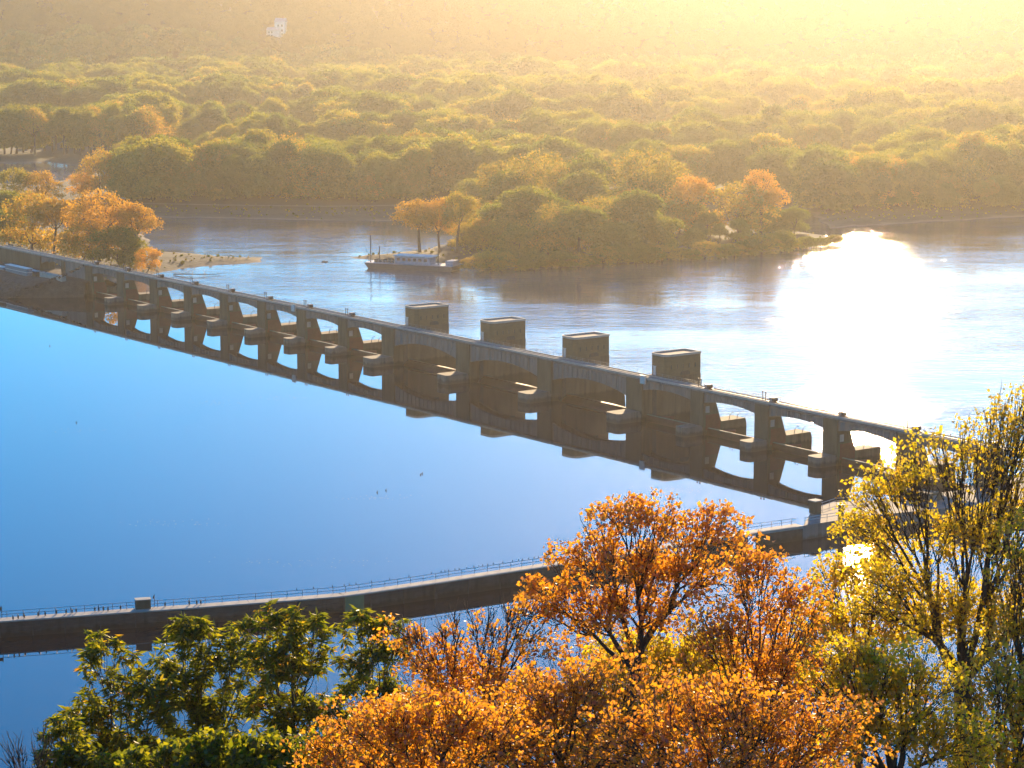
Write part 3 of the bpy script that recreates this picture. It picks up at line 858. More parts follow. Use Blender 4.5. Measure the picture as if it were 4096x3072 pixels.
for x, y, h in ((2.2, .6, 12.6), (4.6, 3.4, 8.2), (30.4, 1.0, 7.6)):
    put('spud_pole', MB().tube([(x, y, 1.0), (x, y, h)], [.20, .18], 8).mesh('spud_pole', M['dark_metal']), boat)
put('stern_box', MB().box(BL - 3.2, BL - .3, .2, 6, 2.25, 4.0).mesh('stern_box', M['boat_grey']), boat)
clut = MB()
rr = random.Random(3)
for k in range(9):
    x = 3.5 + k * .95 + rr.uniform(-.2, .2); h = rr.uniform(.5, 1.7)
    clut.box(x, x + rr.uniform(.4, .8), rr.uniform(0, 2), rr.uniform(3, 5), 2.25, 2.25 + h)
put('deck_gear', clut.mesh('deck_gear', M['driftwood']), boat)
rlb = MB()
for x in np.arange(6, BL - 1, 1.7): rlb.box(x - .03, x + .03, -1.02, -.96, 2.25, 3.3)
rlb.box(6, BL - 1, -1.02, -.96, 3.25, 3.32).box(6, BL - 1, -1.02, -.96, 2.75, 2.80)
put('deck_railing', rlb.mesh('deck_railing', M['white_paint']), boat)

sk = thing('fishing_skiff', 'tiny open boat out on the sun glitter', 'boat', at(3428, 1010, TAIL), 0.1)
put('hull', MB().prism([(0, 0), (.7, -.75), (4.2, -.75), (4.4, 0), (4.2, .75), (.7, .75)], -.2, .55).mesh('hull', M['boat_grey']), sk)
put('seat', MB().box(1.8, 2.3, -.7, .7, .56, .75).mesh('seat', M['driftwood']), sk)
put('outboard_motor', MB().box(4.25, 4.6, -.2, .2, .1, 1.1).mesh('outboard_motor', M['dark_metal']), sk)
sk2 = thing('moored_boat', 'pale blue boat drawn up behind the big orange tree', 'boat', at(468, 800, TAIL + 1.7), -.3)
put('hull', MB().prism([(0, 0), (1.2, -1.1), (6, -1.1), (6.2, 0), (6, 1.1), (1.2, 1.1)], -.4, .9).mesh('hull', M['blue_paint']), sk2)
put('cover', MB().prism([(.5, 0), (1.3, -.9), (5.8, -.9), (5.8, .9), (1.3, .9)], .9, 1.4).mesh('cover', M['white_paint']), sk2)

dw = thing('driftwood_snag', 'dead branches sticking out of the water off the sandbar', 'driftwood', at(800, 1112, TAIL))
b0 = at(800, 1112, TAIL)
def dpt(px, py, z): return at(px, py, TAIL + z) - b0
put('trunk', MB().tube([dpt(695, 1097, .3), dpt(760, 1096, .9), dpt(830, 1098, .5), dpt(880, 1096, .3)], [.25, .22, .15, .06], 6).mesh('trunk', M['driftwood']), dw)
for a, b in (((768, 1105, 0), (772, 1078, .6)), ((815, 1106, 0), (818, 1080, .5)), ((730, 1100, .4), (770, 1078, 1.2)), ((818, 1098, .5), (826, 1086, 1.0)), ((850, 1098, .3), (905, 1092, .6))):
    put('branch', MB().tube([dpt(*a), dpt(*b)], [.12, .04], 5).mesh('branch', M['driftwood']), dw)
lg = MB().tube([at(1288, 1047, TAIL), at(1300, 1046, TAIL + .25), at(1312, 1046, TAIL + .1)], [.25, .3, .12], 6).build('floating_log', M['driftwood'])
tag(lg, 'short dark log floating left of the work boat', 'log')

# white house on the far hillside
hx = None
for D in np.arange(2500, 3900, 5):
    p = at_d(1100, 148, D)
    if land_z(np.array([p[0]]), np.array([p[1]]))[0] >= p[2]: hx = p; break
hs_ = thing('white_house', 'white house alone on the hazy far hillside', 'house', hx - np.array([0, 0, 1.5]), -.15)
put('wall', MB().box(-9, 5, 0, 9, 0, 8.5).box(-1, 10, 3, 13, 0, 17).mesh('wall', M['white_paint']), hs_)
rf = put('roof', MB().prof_x([(-.4, 8.5), (9.4, 8.5), (4.5, 11.6)], -9.4, 4).prof_x([(2.6, 17), (13.4, 17), (8, 21)], -1.4, 10.4).mesh('roof', M['boat_grey']), hs_)
put('chimney', MB().box(6.5, 7.7, 7.2, 8.2, 18, 23).mesh('chimney', M['brick']), rf)
for x, z in ((-7, 2), (-4, 2), (-7, 5.4), (-4, 5.4)):
    put('window', MB().box(x, x + 1.4, -.08, .05, z, z + 1.8).mesh('window', M['glass']), hs_)
for x, z in ((6, 3), (6, 7), (6, 12), (2, 12)):
    put('window', MB().box(x, x + 1.6, 2.92, 3.05, z, z + 2.2).mesh('window', M['glass']), hs_)

# road and low wall along the far bank of the inlet
def strip(name, pts_px, z, wid, mat):
    pts = [at(x, y, z) for x, y in pts_px]
    mb = MB()
    for a, b in zip(pts[:-1], pts[1:]):
        o_ = off(a, b, wid)
        mb.add([a, b, b + o_, a + o_], [(0, 1, 2, 3)])
    return struct(mb.build(name, mat))
strip('bank_road', [(300, 812), (600, 816), (900, 822), (1300, 827), (1660, 822)], TAIL + 2.75, 5, M['asphalt'])

# ------------------------------------------------------------------ trees
def kmeans(P, k, rg, it=5):
    k = min(k, len(P))
    c = P[rg.choice(len(P), k, replace=False)]
    for _ in range(it):
        lb = ((P[:, None] - c[None]) ** 2).sum(2).argmin(1)
        for j in range(k):
            if (lb == j).any(): c[j] = P[lb == j].mean(0)
    return [np.where(lb == j)[0] for j in range(k) if (lb == j).any()]

def grow(base, tips, rg, r0, split=(5, 4, 4), fork=0.45, sides=6, twig=0.015):
    """branches from base to every tip, forking by clusters of tips"""
    mb = MB()
    def limb(a, b, ra, rb, n, bend):
        pts = []; L = np.linalg.norm(b - a)
        j1 = rg.normal(0, bend * L, 3); 
        m = 4 if L > 1.0 else 3
        for k in range(m):
            t = k / (m - 1)
            p = a + (b - a) * t + j1 * math.sin(t * math.pi) + np.array([0, 0, -bend * .8 * L * math.sin(t * math.pi)])
            pts.append(p)
        mb.tube(pts, [ra + (rb - ra) * k / (m - 1) for k in range(m)], n)
    def rec(node, idx, r, lev):
        if lev >= len(split) or len(idx) <= 2:
            for i in idx: limb(node, tips[i], max(r * .6, twig), twig * .6, 3, .06)
            return
        for g in kmeans(tips[idx], split[lev], rg):
            sub = idx[g]
            cen = tips[sub].mean(0)
            nxt = node + (cen - node) * (fork + rg.uniform(-.08, .10))
            rr_ = max(twig, r * (len(sub) / len(idx)) ** 0.38)
            limb(node, nxt, rr_, rr_ * .78, max(3, sides - lev), .07)
            rec(nxt, sub, rr_ * .78, lev + 1)
    cen = tips.mean(0); low = tips[:, 2].min()
    top = base + (np.array([cen[0], cen[1], max(low, base[2] + .35 * (cen[2] - base[2]))]) - base) * .92
    limb(base, top, r0, r0 * .75, sides + 2, .02)
    rec(top, np.arange(len(tips)), r0 * .75, 0)
    return mb

def leaves(tips, per, spread, size, rg, aspect=0.75, droop=0.0, shape='leaf', rosette=False):
    """leaf blades round every tip, each blade two folded triangles"""
    n = len(tips) * per
    if rosette:
        c = np.repeat(tips, per, 0) + rg.normal(0, spread * .25, (n, 3))
        az = rg.uniform(0, 2 * np.pi, n)
        el = rg.normal(-droop, .45, n)
        ax = np.stack([np.cos(az) * np.cos(el), np.sin(az) * np.cos(el), np.sin(el)], 1)
    else:
        dv = rg.normal(0, 1, (n, 3)); dv /= np.linalg.norm(dv, axis=1)[:, None]
        c = np.repeat(tips, per, 0) + dv * (rg.uniform(.1, 1, n) ** .6)[:, None] * spread
        ax = rg.normal(0, 1, (n, 3)); ax[:, 2] -= droop
        ax /= np.linalg.norm(ax, axis=1)[:, None]
    sd_ = np.cross(ax, rg.normal(0, 1, (n, 3))); sd_ /= np.linalg.norm(sd_, axis=1)[:, None] + 1e-9
    nm = np.cross(ax, sd_)
    L = size * rg.uniform(.65, 1.25, n)[:, None]
    wd = L * aspect * .5
    A = c; B = c + ax * L * .45 + sd_ * wd + nm * wd * .35; Cc = c + ax * L; D_ = c + ax * L * .45 - sd_ * wd + nm * wd * .35
    V = np.stack([A, B, Cc, D_], 1).reshape(-1, 3)
    k = np.arange(n) * 4
    Fc = np.stack([k, k + 1, k + 2, k, k + 2, k + 3], 1).reshape(-1, 3)
    tone = np.repeat(rg.uniform(0, 1, n), 2)
    return V, Fc, tone

def leaf_mesh(name, V, Fc, tone, mat):
    me = bpy.data.meshes.new(name)
    me.vertices.add(len(V)); me.vertices.foreach_set('co', V.astype(np.float32).ravel())
    me.loops.add(len(Fc) * 3); me.loops.foreach_set('vertex_index', Fc.astype(np.int32).ravel())
    me.polygons.add(len(Fc)); me.polygons.foreach_set('loop_start', np.arange(0, len(Fc) * 3, 3, dtype=np.int32))
    a = me.attributes.new('leaf_tone', 'FLOAT', 'FACE'); a.data.foreach_set('value', tone.astype(np.float32))
    me.materials.append(mat)
    me.update(calc_edges=True)
    return me

def lobe_tips(lobes, n, rg, shell=0.5):
    vol = np.array([l[3] * l[4] * l[5] for l in lobes]) ** (2 / 3); vol /= vol.sum()
    out = []
    for l, v in zip(lobes, vol):
        m = max(3, int(round(n * v)))
        dv = rg.normal(0, 1, (m, 3)); dv /= np.linalg.norm(dv, axis=1)[:, None]
        dv[:, 2] = np.where(dv[:, 2] < -.55, -dv[:, 2], dv[:, 2])
        r = rg.uniform(shell, 1.0, m) ** .7
        out.append(np.array(l[:3]) + dv * r[:, None] * np.array(l[3:6]))
    return np.concatenate(out)

# --- tree kinds for the distance (metres, base at the origin)
KINDS = []
def make_kind(seed, H, wd, n_lobes, ntip, per, leaf, skirt=True):
    rg = np.random.default_rng(seed)
    lobes = [(0, 0, H * .66, wd * .36, wd * .36, H * .32)]
    for k in range(n_lobes):
        a = 2 * math.pi * k / n_lobes + rg.uniform(-.4, .4); q = wd * rg.uniform(.22, .36)
        lobes.append((math.cos(a) * q, math.sin(a) * q, H * rg.uniform(.34 if not skirt else .40, .74), wd * rg.uniform(.18, .27), wd * rg.uniform(.18, .27), H * rg.uniform(.14, .22)))
    if skirt:
        for k in range(n_lobes):
            a = 2 * math.pi * k / n_lobes + rg.uniform(-.4, .4); q = wd * rg.uniform(.2, .40)
            lobes.append((math.cos(a) * q, math.sin(a) * q, H * rg.uniform(.14, .30), wd * rg.uniform(.16, .24), wd * rg.uniform(.16, .24), H * rg.uniform(.13, .2)))
    tips = lobe_tips(lobes, ntip, rg, .6)
    tr = grow(np.array([0., 0, -.5]), tips[rg.choice(len(tips), min(len(tips), 60), replace=False)], rg, H * .026, (5, 4), sides=5, twig=.07)
    V, Fc, tone = leaves(tips, per, wd * .07, leaf, rg, .9)
    core = lobe_tips([(l[0], l[1], l[2], l[3] * .72, l[4] * .72, l[5] * .72) for l in lobes], ntip, rg, .3)
    V2, F2, t2 = leaves(core, 2, wd * .04, leaf * 2.6, rg, .9)
    airy = (V, Fc, tone)                              # open crown, for the free-standing autumn trees
    Fc = np.concatenate([Fc, F2 + len(V)]); V = np.concatenate([V, V2]); tone = np.concatenate([tone, t2])
    return tr, (V, Fc, tone), airy
specs = [(1, 26, 23, 6, 620, 17, .70), (2, 29, 22, 6, 560, 17, .70, False), (3, 22, 22, 7, 600, 17, .68), (4, 24, 19, 5, 460, 17, .66, False), (5, 28, 30, 8, 760, 18, .78), (6, 18, 20, 5, 480, 17, .62)]
kinds = []
for sp in specs:
    tr, lv, airy = make_kind(*sp)
    keep_ = np.random.default_rng(sp[0]).uniform(0, 1, len(airy[1]) // 2) < .62
    keep_ = np.repeat(keep_, 2)
    airy = (airy[0], airy[1][keep_], airy[2][keep_])
    kinds.append(dict(trunk=tr.mesh('trunk', M['bark']), **{mn: leaf_mesh('crown', *(airy if mn in ('leaf_orange', 'leaf_autumn') else lv), M[mn]) for mn in ('leaf_forest', 'leaf_autumn', 'leaf_orange', 'leaf_green', 'leaf_hill')}, H=sp[1]))

def far_tree(px, py, top_py, kind, mat, label, group=None, name='broadleaf_tree', wscale=1.0, z=None):
    """tree whose foot stands at a photo point on the low land and whose top reaches top_py"""
    p = at(px, py, TAIL + 1.4)
    p[2] = land_z(np.array([p[0]]), np.array([p[1]]))[0]
    if p[2] < TAIL + .05: p[2] = TAIL + .05
    D = p[1]
    h = (py - top_py) / F_PX * D / math.cos(PITCH) * 1.02
    k = kinds[kind]
    sc_ = h / k['H']
    t = thing(name, label, 'tree', p, rr.uniform(0, 6.28), group)
    t.scale = (sc_ * wscale, sc_ * wscale, sc_)
    put('trunk', k['trunk'], t); put('crown', k[mat], t)
    return t
rr = random.Random(21)
G_LEFT, G_ISLE, G_BACK = 'trees on the left shore', 'trees on the island', 'trees along the far bank of the inlet'
for a in (
    (130, 1020, 775, 2, 'leaf_autumn', 'orange brown tree with several trunks at the left end of the dam', G_LEFT, 1.0),
    (215, 1030, 800, 3, 'leaf_orange', 'orange tree between two larger ones behind the left end of the dam', G_LEFT, .9),
    (400, 1050, 758, 4, 'leaf_orange', 'largest round orange tree, behind the left end of the dam', G_LEFT, .95),
    (545, 1052, 815, 3, 'leaf_orange', 'bright orange tree at the edge of the inlet behind the dam', G_LEFT, 1.05),
    (480, 1062, 905, 5, 'leaf_green', 'low dark green tree in front of the largest orange tree', G_LEFT, 1.3),
    (330, 1052, 900, 5, 'leaf_autumn', 'low brown green tree under the largest orange tree', G_LEFT, 1.2),
    (590, 1078, 980, 5, 'leaf_orange', 'small golden bush beside the bridge railing at the sandbar', G_LEFT, 1.1),
    (40, 990, 850, 5, 'leaf_green', 'small dark tree at the left edge of the photo above the dam', G_LEFT, 1.2),
    (165, 1012, 950, 5, 'leaf_autumn', 'dark red bush at the foot of the left orange trees', G_LEFT, 1.5),
    (60, 830, 675, 2, 'leaf_autumn', 'rusty tree at the far left edge beyond the dam', G_LEFT, 1.1),
    (165, 830, 690, 5, 'leaf_orange', 'rounded orange tree at the left beside the lagoon', G_LEFT, 1.2),
    (20, 880, 770, 5, 'leaf_green', 'dark bush at the left edge below the rusty tree', G_LEFT, 1.4),
    (400, 800, 605, 0, 'leaf_autumn', 'yellow green tree standing alone by the lagoon', G_LEFT, 1.0),
    (330, 800, 700, 5, 'leaf_orange', 'small yellow tree at the foot of the yellow green tree', G_LEFT, 1.2),
    (480, 795, 640, 3, 'leaf_autumn', 'pale yellow tree right of the yellow green lagoon tree', G_LEFT, 1.0),
    (680, 790, 578, 4, 'leaf_orange', 'rounded orange crown above the dark bank of the inlet', G_BACK, .9),
    (1500, 812, 690, 0, 'leaf_orange', 'golden orange tree at the right end of the inlet bank', G_BACK, 1.0),
    (1430, 812, 700, 3, 'leaf_autumn', 'yellow tree left of the golden orange inlet tree', G_BACK, 1.1),
    (1680, 1008, 800, 3, 'leaf_orange', 'orange tree with bare trunks behind the work boat', G_ISLE, 1.25),
    (1760, 1012, 790, 1, 'leaf_orange', 'sparse orange tree with leaning trunk behind the boat cabin', G_ISLE, .9),
    (1830, 1014, 770, 3, 'leaf_autumn', 'dark trunked orange tree at the left end of the island wood', G_ISLE, .9),
    (1895, 860, 705, 5, 'leaf_green', 'small green tree between the inlet and the island wood', G_ISLE, 1.1),
    (2010, 900, 650, 3, 'leaf_autumn', 'upright pale tree at the left of the island wood', G_ISLE, 1.0),
    (2170, 920, 600, 4, 'leaf_autumn', 'large rusty brown tree in the island wood', G_ISLE, .8),
    (2330, 915, 620, 0, 'leaf_green', 'green tree right of the rusty brown island tree', G_ISLE, .9),
    (2600, 910, 595, 4, 'leaf_autumn', 'tallest round golden crown of the island wood', G_ISLE, .95),
    (2760, 940, 705, 2, 'leaf_orange', 'bright golden tree right of the tallest island crown', G_ISLE, 1.0),
    (3040, 945, 680, 1, 'leaf_orange', 'separate golden tree near the right tip of the island', G_ISLE, 1.0),
    (2960, 950, 735, 5, 'leaf_autumn', 'small golden tree left of the separate island tree', G_ISLE, 1.2)):
    far_tree(*a[:7], wscale=a[7])
# nearer understory along the island shore and the rest of its wood
TONE = {'leaf_green': 'green', 'leaf_forest': 'olive', 'leaf_autumn': 'yellowing', 'leaf_orange': 'orange'}
def row(items, phrase, group, name='broadleaf_tree'):
    """items (px, base, top, kind, mat, wscale), labelled from left to right"""
    for k, it in enumerate(sorted(items)):
        far_tree(it[0], it[1], it[2], it[3], it[4], phrase.format(ORD[k], TONE[it[4]]), group, name=name, wscale=it[5])
items = []
for k in range(60):
    px = rr.uniform(1940, 3190)
    base = rr.uniform(905, 1050) if px < 2700 else rr.uniform(925, 1050 - (px - 2450) * .16)
    tops = base - rr.uniform(120, 260) * (1.0 if px < 2750 else .55)
    q = at(px, base, TAIL)
    if sd(ISLE, np.array([q[0]]), np.array([q[1]]))[0] < 3: continue
    items.append((px, base, tops, rr.randrange(6), rr.choice(['leaf_green', 'leaf_autumn', 'leaf_green', 'leaf_forest']), rr.uniform(1, 1.3)))
row(items[:49], '{} {} tree from the left inside the close island wood', 'wood on the island')
items = []
for k in range(26):
    px = 1900 + k * 58 + rr.uniform(-18, 18)
    base = 1066 + (px - 2100) * (-0.062 if px > 2100 else -.02) - max(0, px - 2900) * .05
    items.append((px, base, base - rr.uniform(35, 85), 5, rr.choice(['leaf_green', 'leaf_autumn']), rr.uniform(1.4, 2.2)))
for px, base in ((1870, 900), (1885, 935), (1875, 970), (1930, 885), (1960, 940), (1920, 1000), (1985, 905), (1860, 1000), (1905, 960)):
    items.append((px, base, base - rr.uniform(60, 130), rr.choice([2, 5]), rr.choice(['leaf_green', 'leaf_autumn']), rr.uniform(1.2, 1.7)))
row(items, '{} {} low bush from the left along the island shore', 'bushes on the island shore', 'shore_bush')
items = []
for k in range(34):
    px = 520 + k * 34 + rr.uniform(-12, 12); base = 806 + rr.uniform(-22, 4)
    items.append((px, base, base - (rr.uniform(130, 215) + 45 * math.sin(px * .011 + 1.2)) * (1 if px < 1350 else .75), rr.choice([0, 1, 2, 4, 4, 5]), rr.choice(['leaf_green', 'leaf_green', 'leaf_forest', 'leaf_autumn']), rr.uniform(.95, 1.25)))
row(items, '{} {} tree from the left along the far inlet bank', 'row of trees on the inlet bank')
items = []
for k in range(26):
    px = -60 + k * 26 + rr.uniform(-10, 10); base = 612 + rr.uniform(-8, 10)
    items.append((px, base, base - rr.uniform(150, 195), rr.choice([0, 1, 3]), rr.choice(['leaf_green', 'leaf_green', 'leaf_autumn']), rr.uniform(.8, 1.05)))
row(items, '{} tall {} tree from the left beyond the lagoon', 'row of trees beyond the lagoon')
items = []
for k in range(30):
    px = 3280 + k * 30 + rr.uniform(-12, 12); base = 845 - max(0, px - 3500) * .05 + rr.uniform(-25, 3)
    items.append((px, base, base - rr.uniform(110, 210), rr.randrange(6), rr.choice(['leaf_green', 'leaf_forest', 'leaf_autumn']), rr.uniform(.95, 1.25)))
row(items, '{} hazy {} tree from the left behind the right sand beach', 'trees behind the right beach')

# --- the wood that reads as one mass: points carrying instances of the same tree kinds
def tree_collection(mat, idx, cname):
    c = bpy.data.collections.new(cname)
    for i in idx:
        k = kinds[i]
        tv = [tuple(v.co) for v in k['trunk'].vertices]
        cv = k[mat]
        # join trunk and crown into one mesh for instancing
        me = bpy.data.meshes.new('forest_tree')
        nv = len(cv.vertices)
        V = np.zeros(nv * 3, np.float32); cv.vertices.foreach_get('co', V); V = V.reshape(-1, 3)
        Lp = np.zeros(len(cv.loops), np.int32); cv.loops.foreach_get('vertex_index', Lp)
        tone = np.zeros(len(cv.polygons), np.float32); cv.attributes['leaf_tone'].data.foreach_get('value', tone)
        V[:, 2] /= k['H']; V[:, :2] /= k['H']
        m2 = leaf_mesh('forest_tree', V, Lp.reshape(-1, 3), tone, M[mat])
        ob_ = bpy.data.objects.new('forest_tree', m2)
        c.objects.link(ob_)
    return c
forest_col = tree_collection('leaf_forest', range(6), 'forest_kinds')
hill_col = tree_collection('leaf_hill', range(6), 'hill_kinds')

def scatter(name, P, Hs, col_, seed, label):
    rg = np.random.default_rng(seed)
    me = bpy.data.meshes.new(name)
    me.vertices.add(len(P)); me.vertices.foreach_set('co', P.astype(np.float32).ravel())
    a = me.attributes.new('tree_scale', 'FLOAT_VECTOR', 'POINT')
    wv = rg.uniform(.75, 1.2, len(P))
    a.data.foreach_set('vector', np.stack([Hs * wv, Hs * wv, Hs], 1).astype(np.float32).ravel())
    a = me.attributes.new('tree_turn', 'FLOAT_VECTOR', 'POINT')
    a.data.foreach_set('vector', np.stack([0 * Hs, 0 * Hs, rg.uniform(0, 6.28, len(P))], 1).astype(np.float32).ravel())
    me.update()
    o = put(name, me); struct(o, 'stuff'); o['label'] = label
    ng_ = bpy.data.node_groups.new(name, 'GeometryNodeTree')
    ng_.interface.new_socket('Geometry', in_out='INPUT', socket_type='NodeSocketGeometry')
    ng_.interface.new_socket('Geometry', in_out='OUTPUT', socket_type='NodeSocketGeometry')
    gi = ng_.nodes.new('NodeGroupInput'); go = ng_.nodes.new('NodeGroupOutput')
    ip = ng_.nodes.new('GeometryNodeInstanceOnPoints'); ip.inputs['Pick Instance'].default_value = True
    ci = ng_.nodes.new('GeometryNodeCollectionInfo'); ci.inputs['Collection'].default_value = col_; ci.inputs['Separate Children'].default_value = True; ci.inputs['Reset Children'].default_value = True
    s1 = ng_.nodes.new('GeometryNodeInputNamedAttribute'); s1.data_type = 'FLOAT_VECTOR'; s1.inputs['Name'].default_value = 'tree_scale'
    s2 = ng_.nodes.new('GeometryNodeInputNamedAttribute'); s2.data_type = 'FLOAT_VECTOR'; s2.inputs['Name'].default_value = 'tree_turn'
    rv = ng_.nodes.new('FunctionNodeRandomValue'); rv.data_type = 'INT'
    for so in rv.inputs:
        if so.name == 'Min' and so.type == 'INT': so.default_value = 0
        if so.name == 'Max' and so.type == 'INT': so.default_value = 5
    L_ = ng_.links.new
    L_(gi.outputs[0], ip.inputs['Points']); L_(ci.outputs[0], ip.inputs['Instance'])
    L_([x for x in rv.outputs if x.type == 'INT'][0], ip.inputs['Instance Index'])
    L_(s1.outputs[0], ip.inputs['Scale'])
    e2 = ng_.nodes.new('FunctionNodeEulerToRotation'); L_(s2.outputs[0], e2.inputs[0]); L_(e2.outputs[0], ip.inputs['Rotation'])
    L_(ip.outputs[0], go.inputs[0])
    md = o.modifiers.new('instances', 'NODES'); md.node_group = ng_
    return o

rg = np.random.default_rng(77)
# floodplain wood: dart throwing by jittered grid in depth bands
pts = []; hts = []
def fill(y0, y1, step, xfrac=0.235):
    y = y0
    while y < y1:
        n = int(2 * xfrac * y / step)
        X = (np.arange(n) + rg.uniform(0, 1, n)) * step - xfrac * y
        Y = y + rg.uniform(-.5, .5, n) * step
        pts.append(np.stack([X, Y], 1))
        y += step * .9
fill(1180, 2560, 12.5)
PT = np.concatenate(pts)
X, Y = PT[:, 0], PT[:, 1]
sdl = land_sd(X, Y)
isl = sd(ISLE, X, Y)
bk = sd(BACK, X, Y)
# creeks and clearings winding through the wood
low = np.zeros(len(X), bool)                     # marsh and scrub between the groves
for g, wdt in ((1400, 62), (1640, 70), (1900, 80), (2210, 95)):
    low |= np.abs(Y - g - 95 * wob(X, Y * .3, 700, 2 + int(g) % 7)) < wdt * (1 + .75 * wob(X, Y, 300, 8))
low |= np.abs(wob(X, Y * .62, 620, 1)) < 0.06
gapmask = ~low | (rg.uniform(0, 1, len(X)) < .8)
keep = (sdl > 10) & (bk > 16) & gapmask & (isl < -5)
# meadow/road strip kept open on the left, beyond the lagoon and round the inlet road
pxs = CX + F_PX * X / (Y * math.cos(PITCH) + 100 * math.sin(PITCH))
keep &= ~((Y > 1150) & (Y < 1245) & (pxs < 560))
keep &= ~((Y > 1230) & (Y < 1560) & (pxs < 480))
keep &= ~((Y < 1215) & (pxs < 1700))
PT, low = PT[keep], low[keep]
X, Y = PT[:, 0], PT[:, 1]
Hh = 23 + 6.5 * wob(X, Y * .6, 110, 4) + 3.0 * wob(X, Y, 330, 7) + rg.uniform(-4.5, 4.5, len(X))
Hh = np.where(low, rg.uniform(3, 7.5, len(X)), np.clip(Hh, 11, 34))
zz = land_z(X, Y)
scatter('far_forest', np.stack([X, Y, zz], 1), Hh, forest_col, 5, 'hazy autumn wood covering the islands beyond the river')
# hillside wood
pts = []
fill(2480, 2960, 8.5, 0.25)
PT = np.concatenate(pts); X, Y = PT[:, 0], PT[:, 1]
hz_ = land_z(X, Y)
keep = (hz_ > 0.5) & (np.hypot(X - hx[0], Y - hx[1] - 6) > 17) & ~((np.abs(X - hx[0]) < 11) & (Y < hx[1]) & (Y > hx[1] - 24))
X, Y, hz_ = X[keep], Y[keep], hz_[keep]
Hh = np.clip(11 + 3 * wob(X, Y, 120, 6) + rg.uniform(-4, 4, len(X)), 5, 18)
scatter('hillside_forest', np.stack([X, Y, hz_], 1), Hh, hill_col, 6, 'hazy wooded hillside behind the river')

# grass tufts and scrub on the open banks
pts = []
fill(900, 1200, 4.2, 0.25)
PT = np.concatenate(pts); X, Y = PT[:, 0], PT[:, 1]
sl = land_sd(X, Y)
tt_ = (X - P0[0]) * EE[0] + (Y - P0[1]) * EE[1]
keep = (sl > 2.0) & (tt_ > 12) & (wob(X, Y, 26, 3) + rg.uniform(-.7, .7, len(X)) > -.05)
X, Y = X[keep], Y[keep]
scatter('bank_scrub', np.stack([X, Y, land_z(X, Y) - .1], 1), rg.uniform(.3, 1.2, len(X)), forest_col, 8, 'low scrub and weeds on the river banks')

# --- near trees on the bluff
def px_lobe(px, py, D, rx, ry, depth=0.6):
    c = at_d(px, py, D); k = D / F_PX
    return (c[0], c[1], c[2], rx * k, rx * k * depth, ry * k)

def near_tree(label, base_px, D, lobes, ntip, per, spread, size, mat, seed, r0, split=(5, 4, 4, 3), shell=.25, kind='tree', group='trees on the bluff', bare=0, aspect=.75, rosette=False, droop=.3, name='bluff_tree', bark='bark', leafless=None, fork=.45, skirt=True):
    rg = np.random.default_rng(seed)
    b = at_d(base_px, 2500, D)
    z = float(bluff_z(np.array([b[0]]), np.array([D]))[0])
    base = np.array([b[0], D, z - .3])
    lb = [px_lobe(l[0], l[1], D + (l[4] if len(l) > 4 else 0), l[2], l[3]) for l in lobes]
    if skirt:
        mx_ = sum(l[0] for l in lobes) / len(lobes); wx_ = max(l[0] + l[2] for l in lobes) - min(l[0] - l[2] for l in lobes)
        lb.append(px_lobe(mx_, 3130, D, wx_ * .42, 190)); ntip = int(ntip * 1.25)
    tips = lobe_tips(lb, ntip, rg, shell)
    t = thing(name, label, kind, base, 0, group)
    loc = tips - base
    tr = grow(np.zeros(3), loc, rg, r0, split, fork=fork)
    put('trunk', tr.mesh('trunk', M[bark], True), t)
    lt = loc[rg.uniform(0, 1, len(loc)) > .36]; per = int(per * (2.1 if rosette else 1.7)); spread *= .92; size *= (1 if rosette else .82)
    if leafless is not None:
        prob = leafless(tips)
        lt = loc[rg.uniform(0, 1, len(loc)) > prob]
    if per > 0 and len(lt):
        V, Fc, tone = leaves(lt, per, spread, size, rg, aspect, droop, rosette=rosette)
        put('crown', leaf_mesh('crown', V, Fc, tone, M[mat]), t)
    return t

# leafy green trees, lower left
near_tree('leafy dark green tree at lower left with the left-most pointed top', 560, 104, [(430, 2690, 120, 200), (330, 2930, 130, 170), (560, 2830, 190, 180), (520, 3060, 250, 150)], 330, 11, .32, .46, 'near_green', 31, .22, shell=.35, rosette=True, droop=.25, aspect=.26)
near_tree('leafy green tree at lower left, tallest of the green trees', 860, 106, [(760, 2590, 130, 165), (700, 2800, 200, 200), (930, 2680, 170, 200), (880, 2940, 240, 200)], 420, 11, .32, .46, 'near_green', 32, .24, shell=.35, rosette=True, droop=.25, aspect=.26)
near_tree('leafy green tree below the lock wall, right of the tallest green tree', 1180, 103, [(1080, 2560, 140, 160), (1240, 2580, 130, 170), (1150, 2760, 220, 200), (1250, 2950, 260, 200)], 420, 11, .32, .46, 'near_green', 33, .24, shell=.35, rosette=True, droop=.25, aspect=.26)
near_tree('slim green tree at the right end of the green trees', 1470, 100, [(1450, 2530, 90, 130), (1560, 2580, 100, 130), (1480, 2720, 150, 170), (1560, 2900, 190, 180)], 240, 11, .32, .44, 'near_green', 34, .2, shell=.35, rosette=True, droop=.25, aspect=.26)
near_tree('small green and orange bush in the lower left corner', 260, 96, [(270, 2960, 110, 110), (330, 3060, 150, 100), (190, 3070, 80, 90)], 120, 10, .3, .40, 'near_green', 35, .14, rosette=True, droop=.2, aspect=.28, name='bluff_shrub', kind='shrub')
near_tree('bare leafless shrub in the lower left corner', 110, 92, [(60, 3010, 90, 110), (190, 2980, 80, 130), (120, 3060, 150, 90)], 170, 0, 0, 0, 'near_orange', 36, .10, shell=.2, name='bare_shrub', kind='shrub')
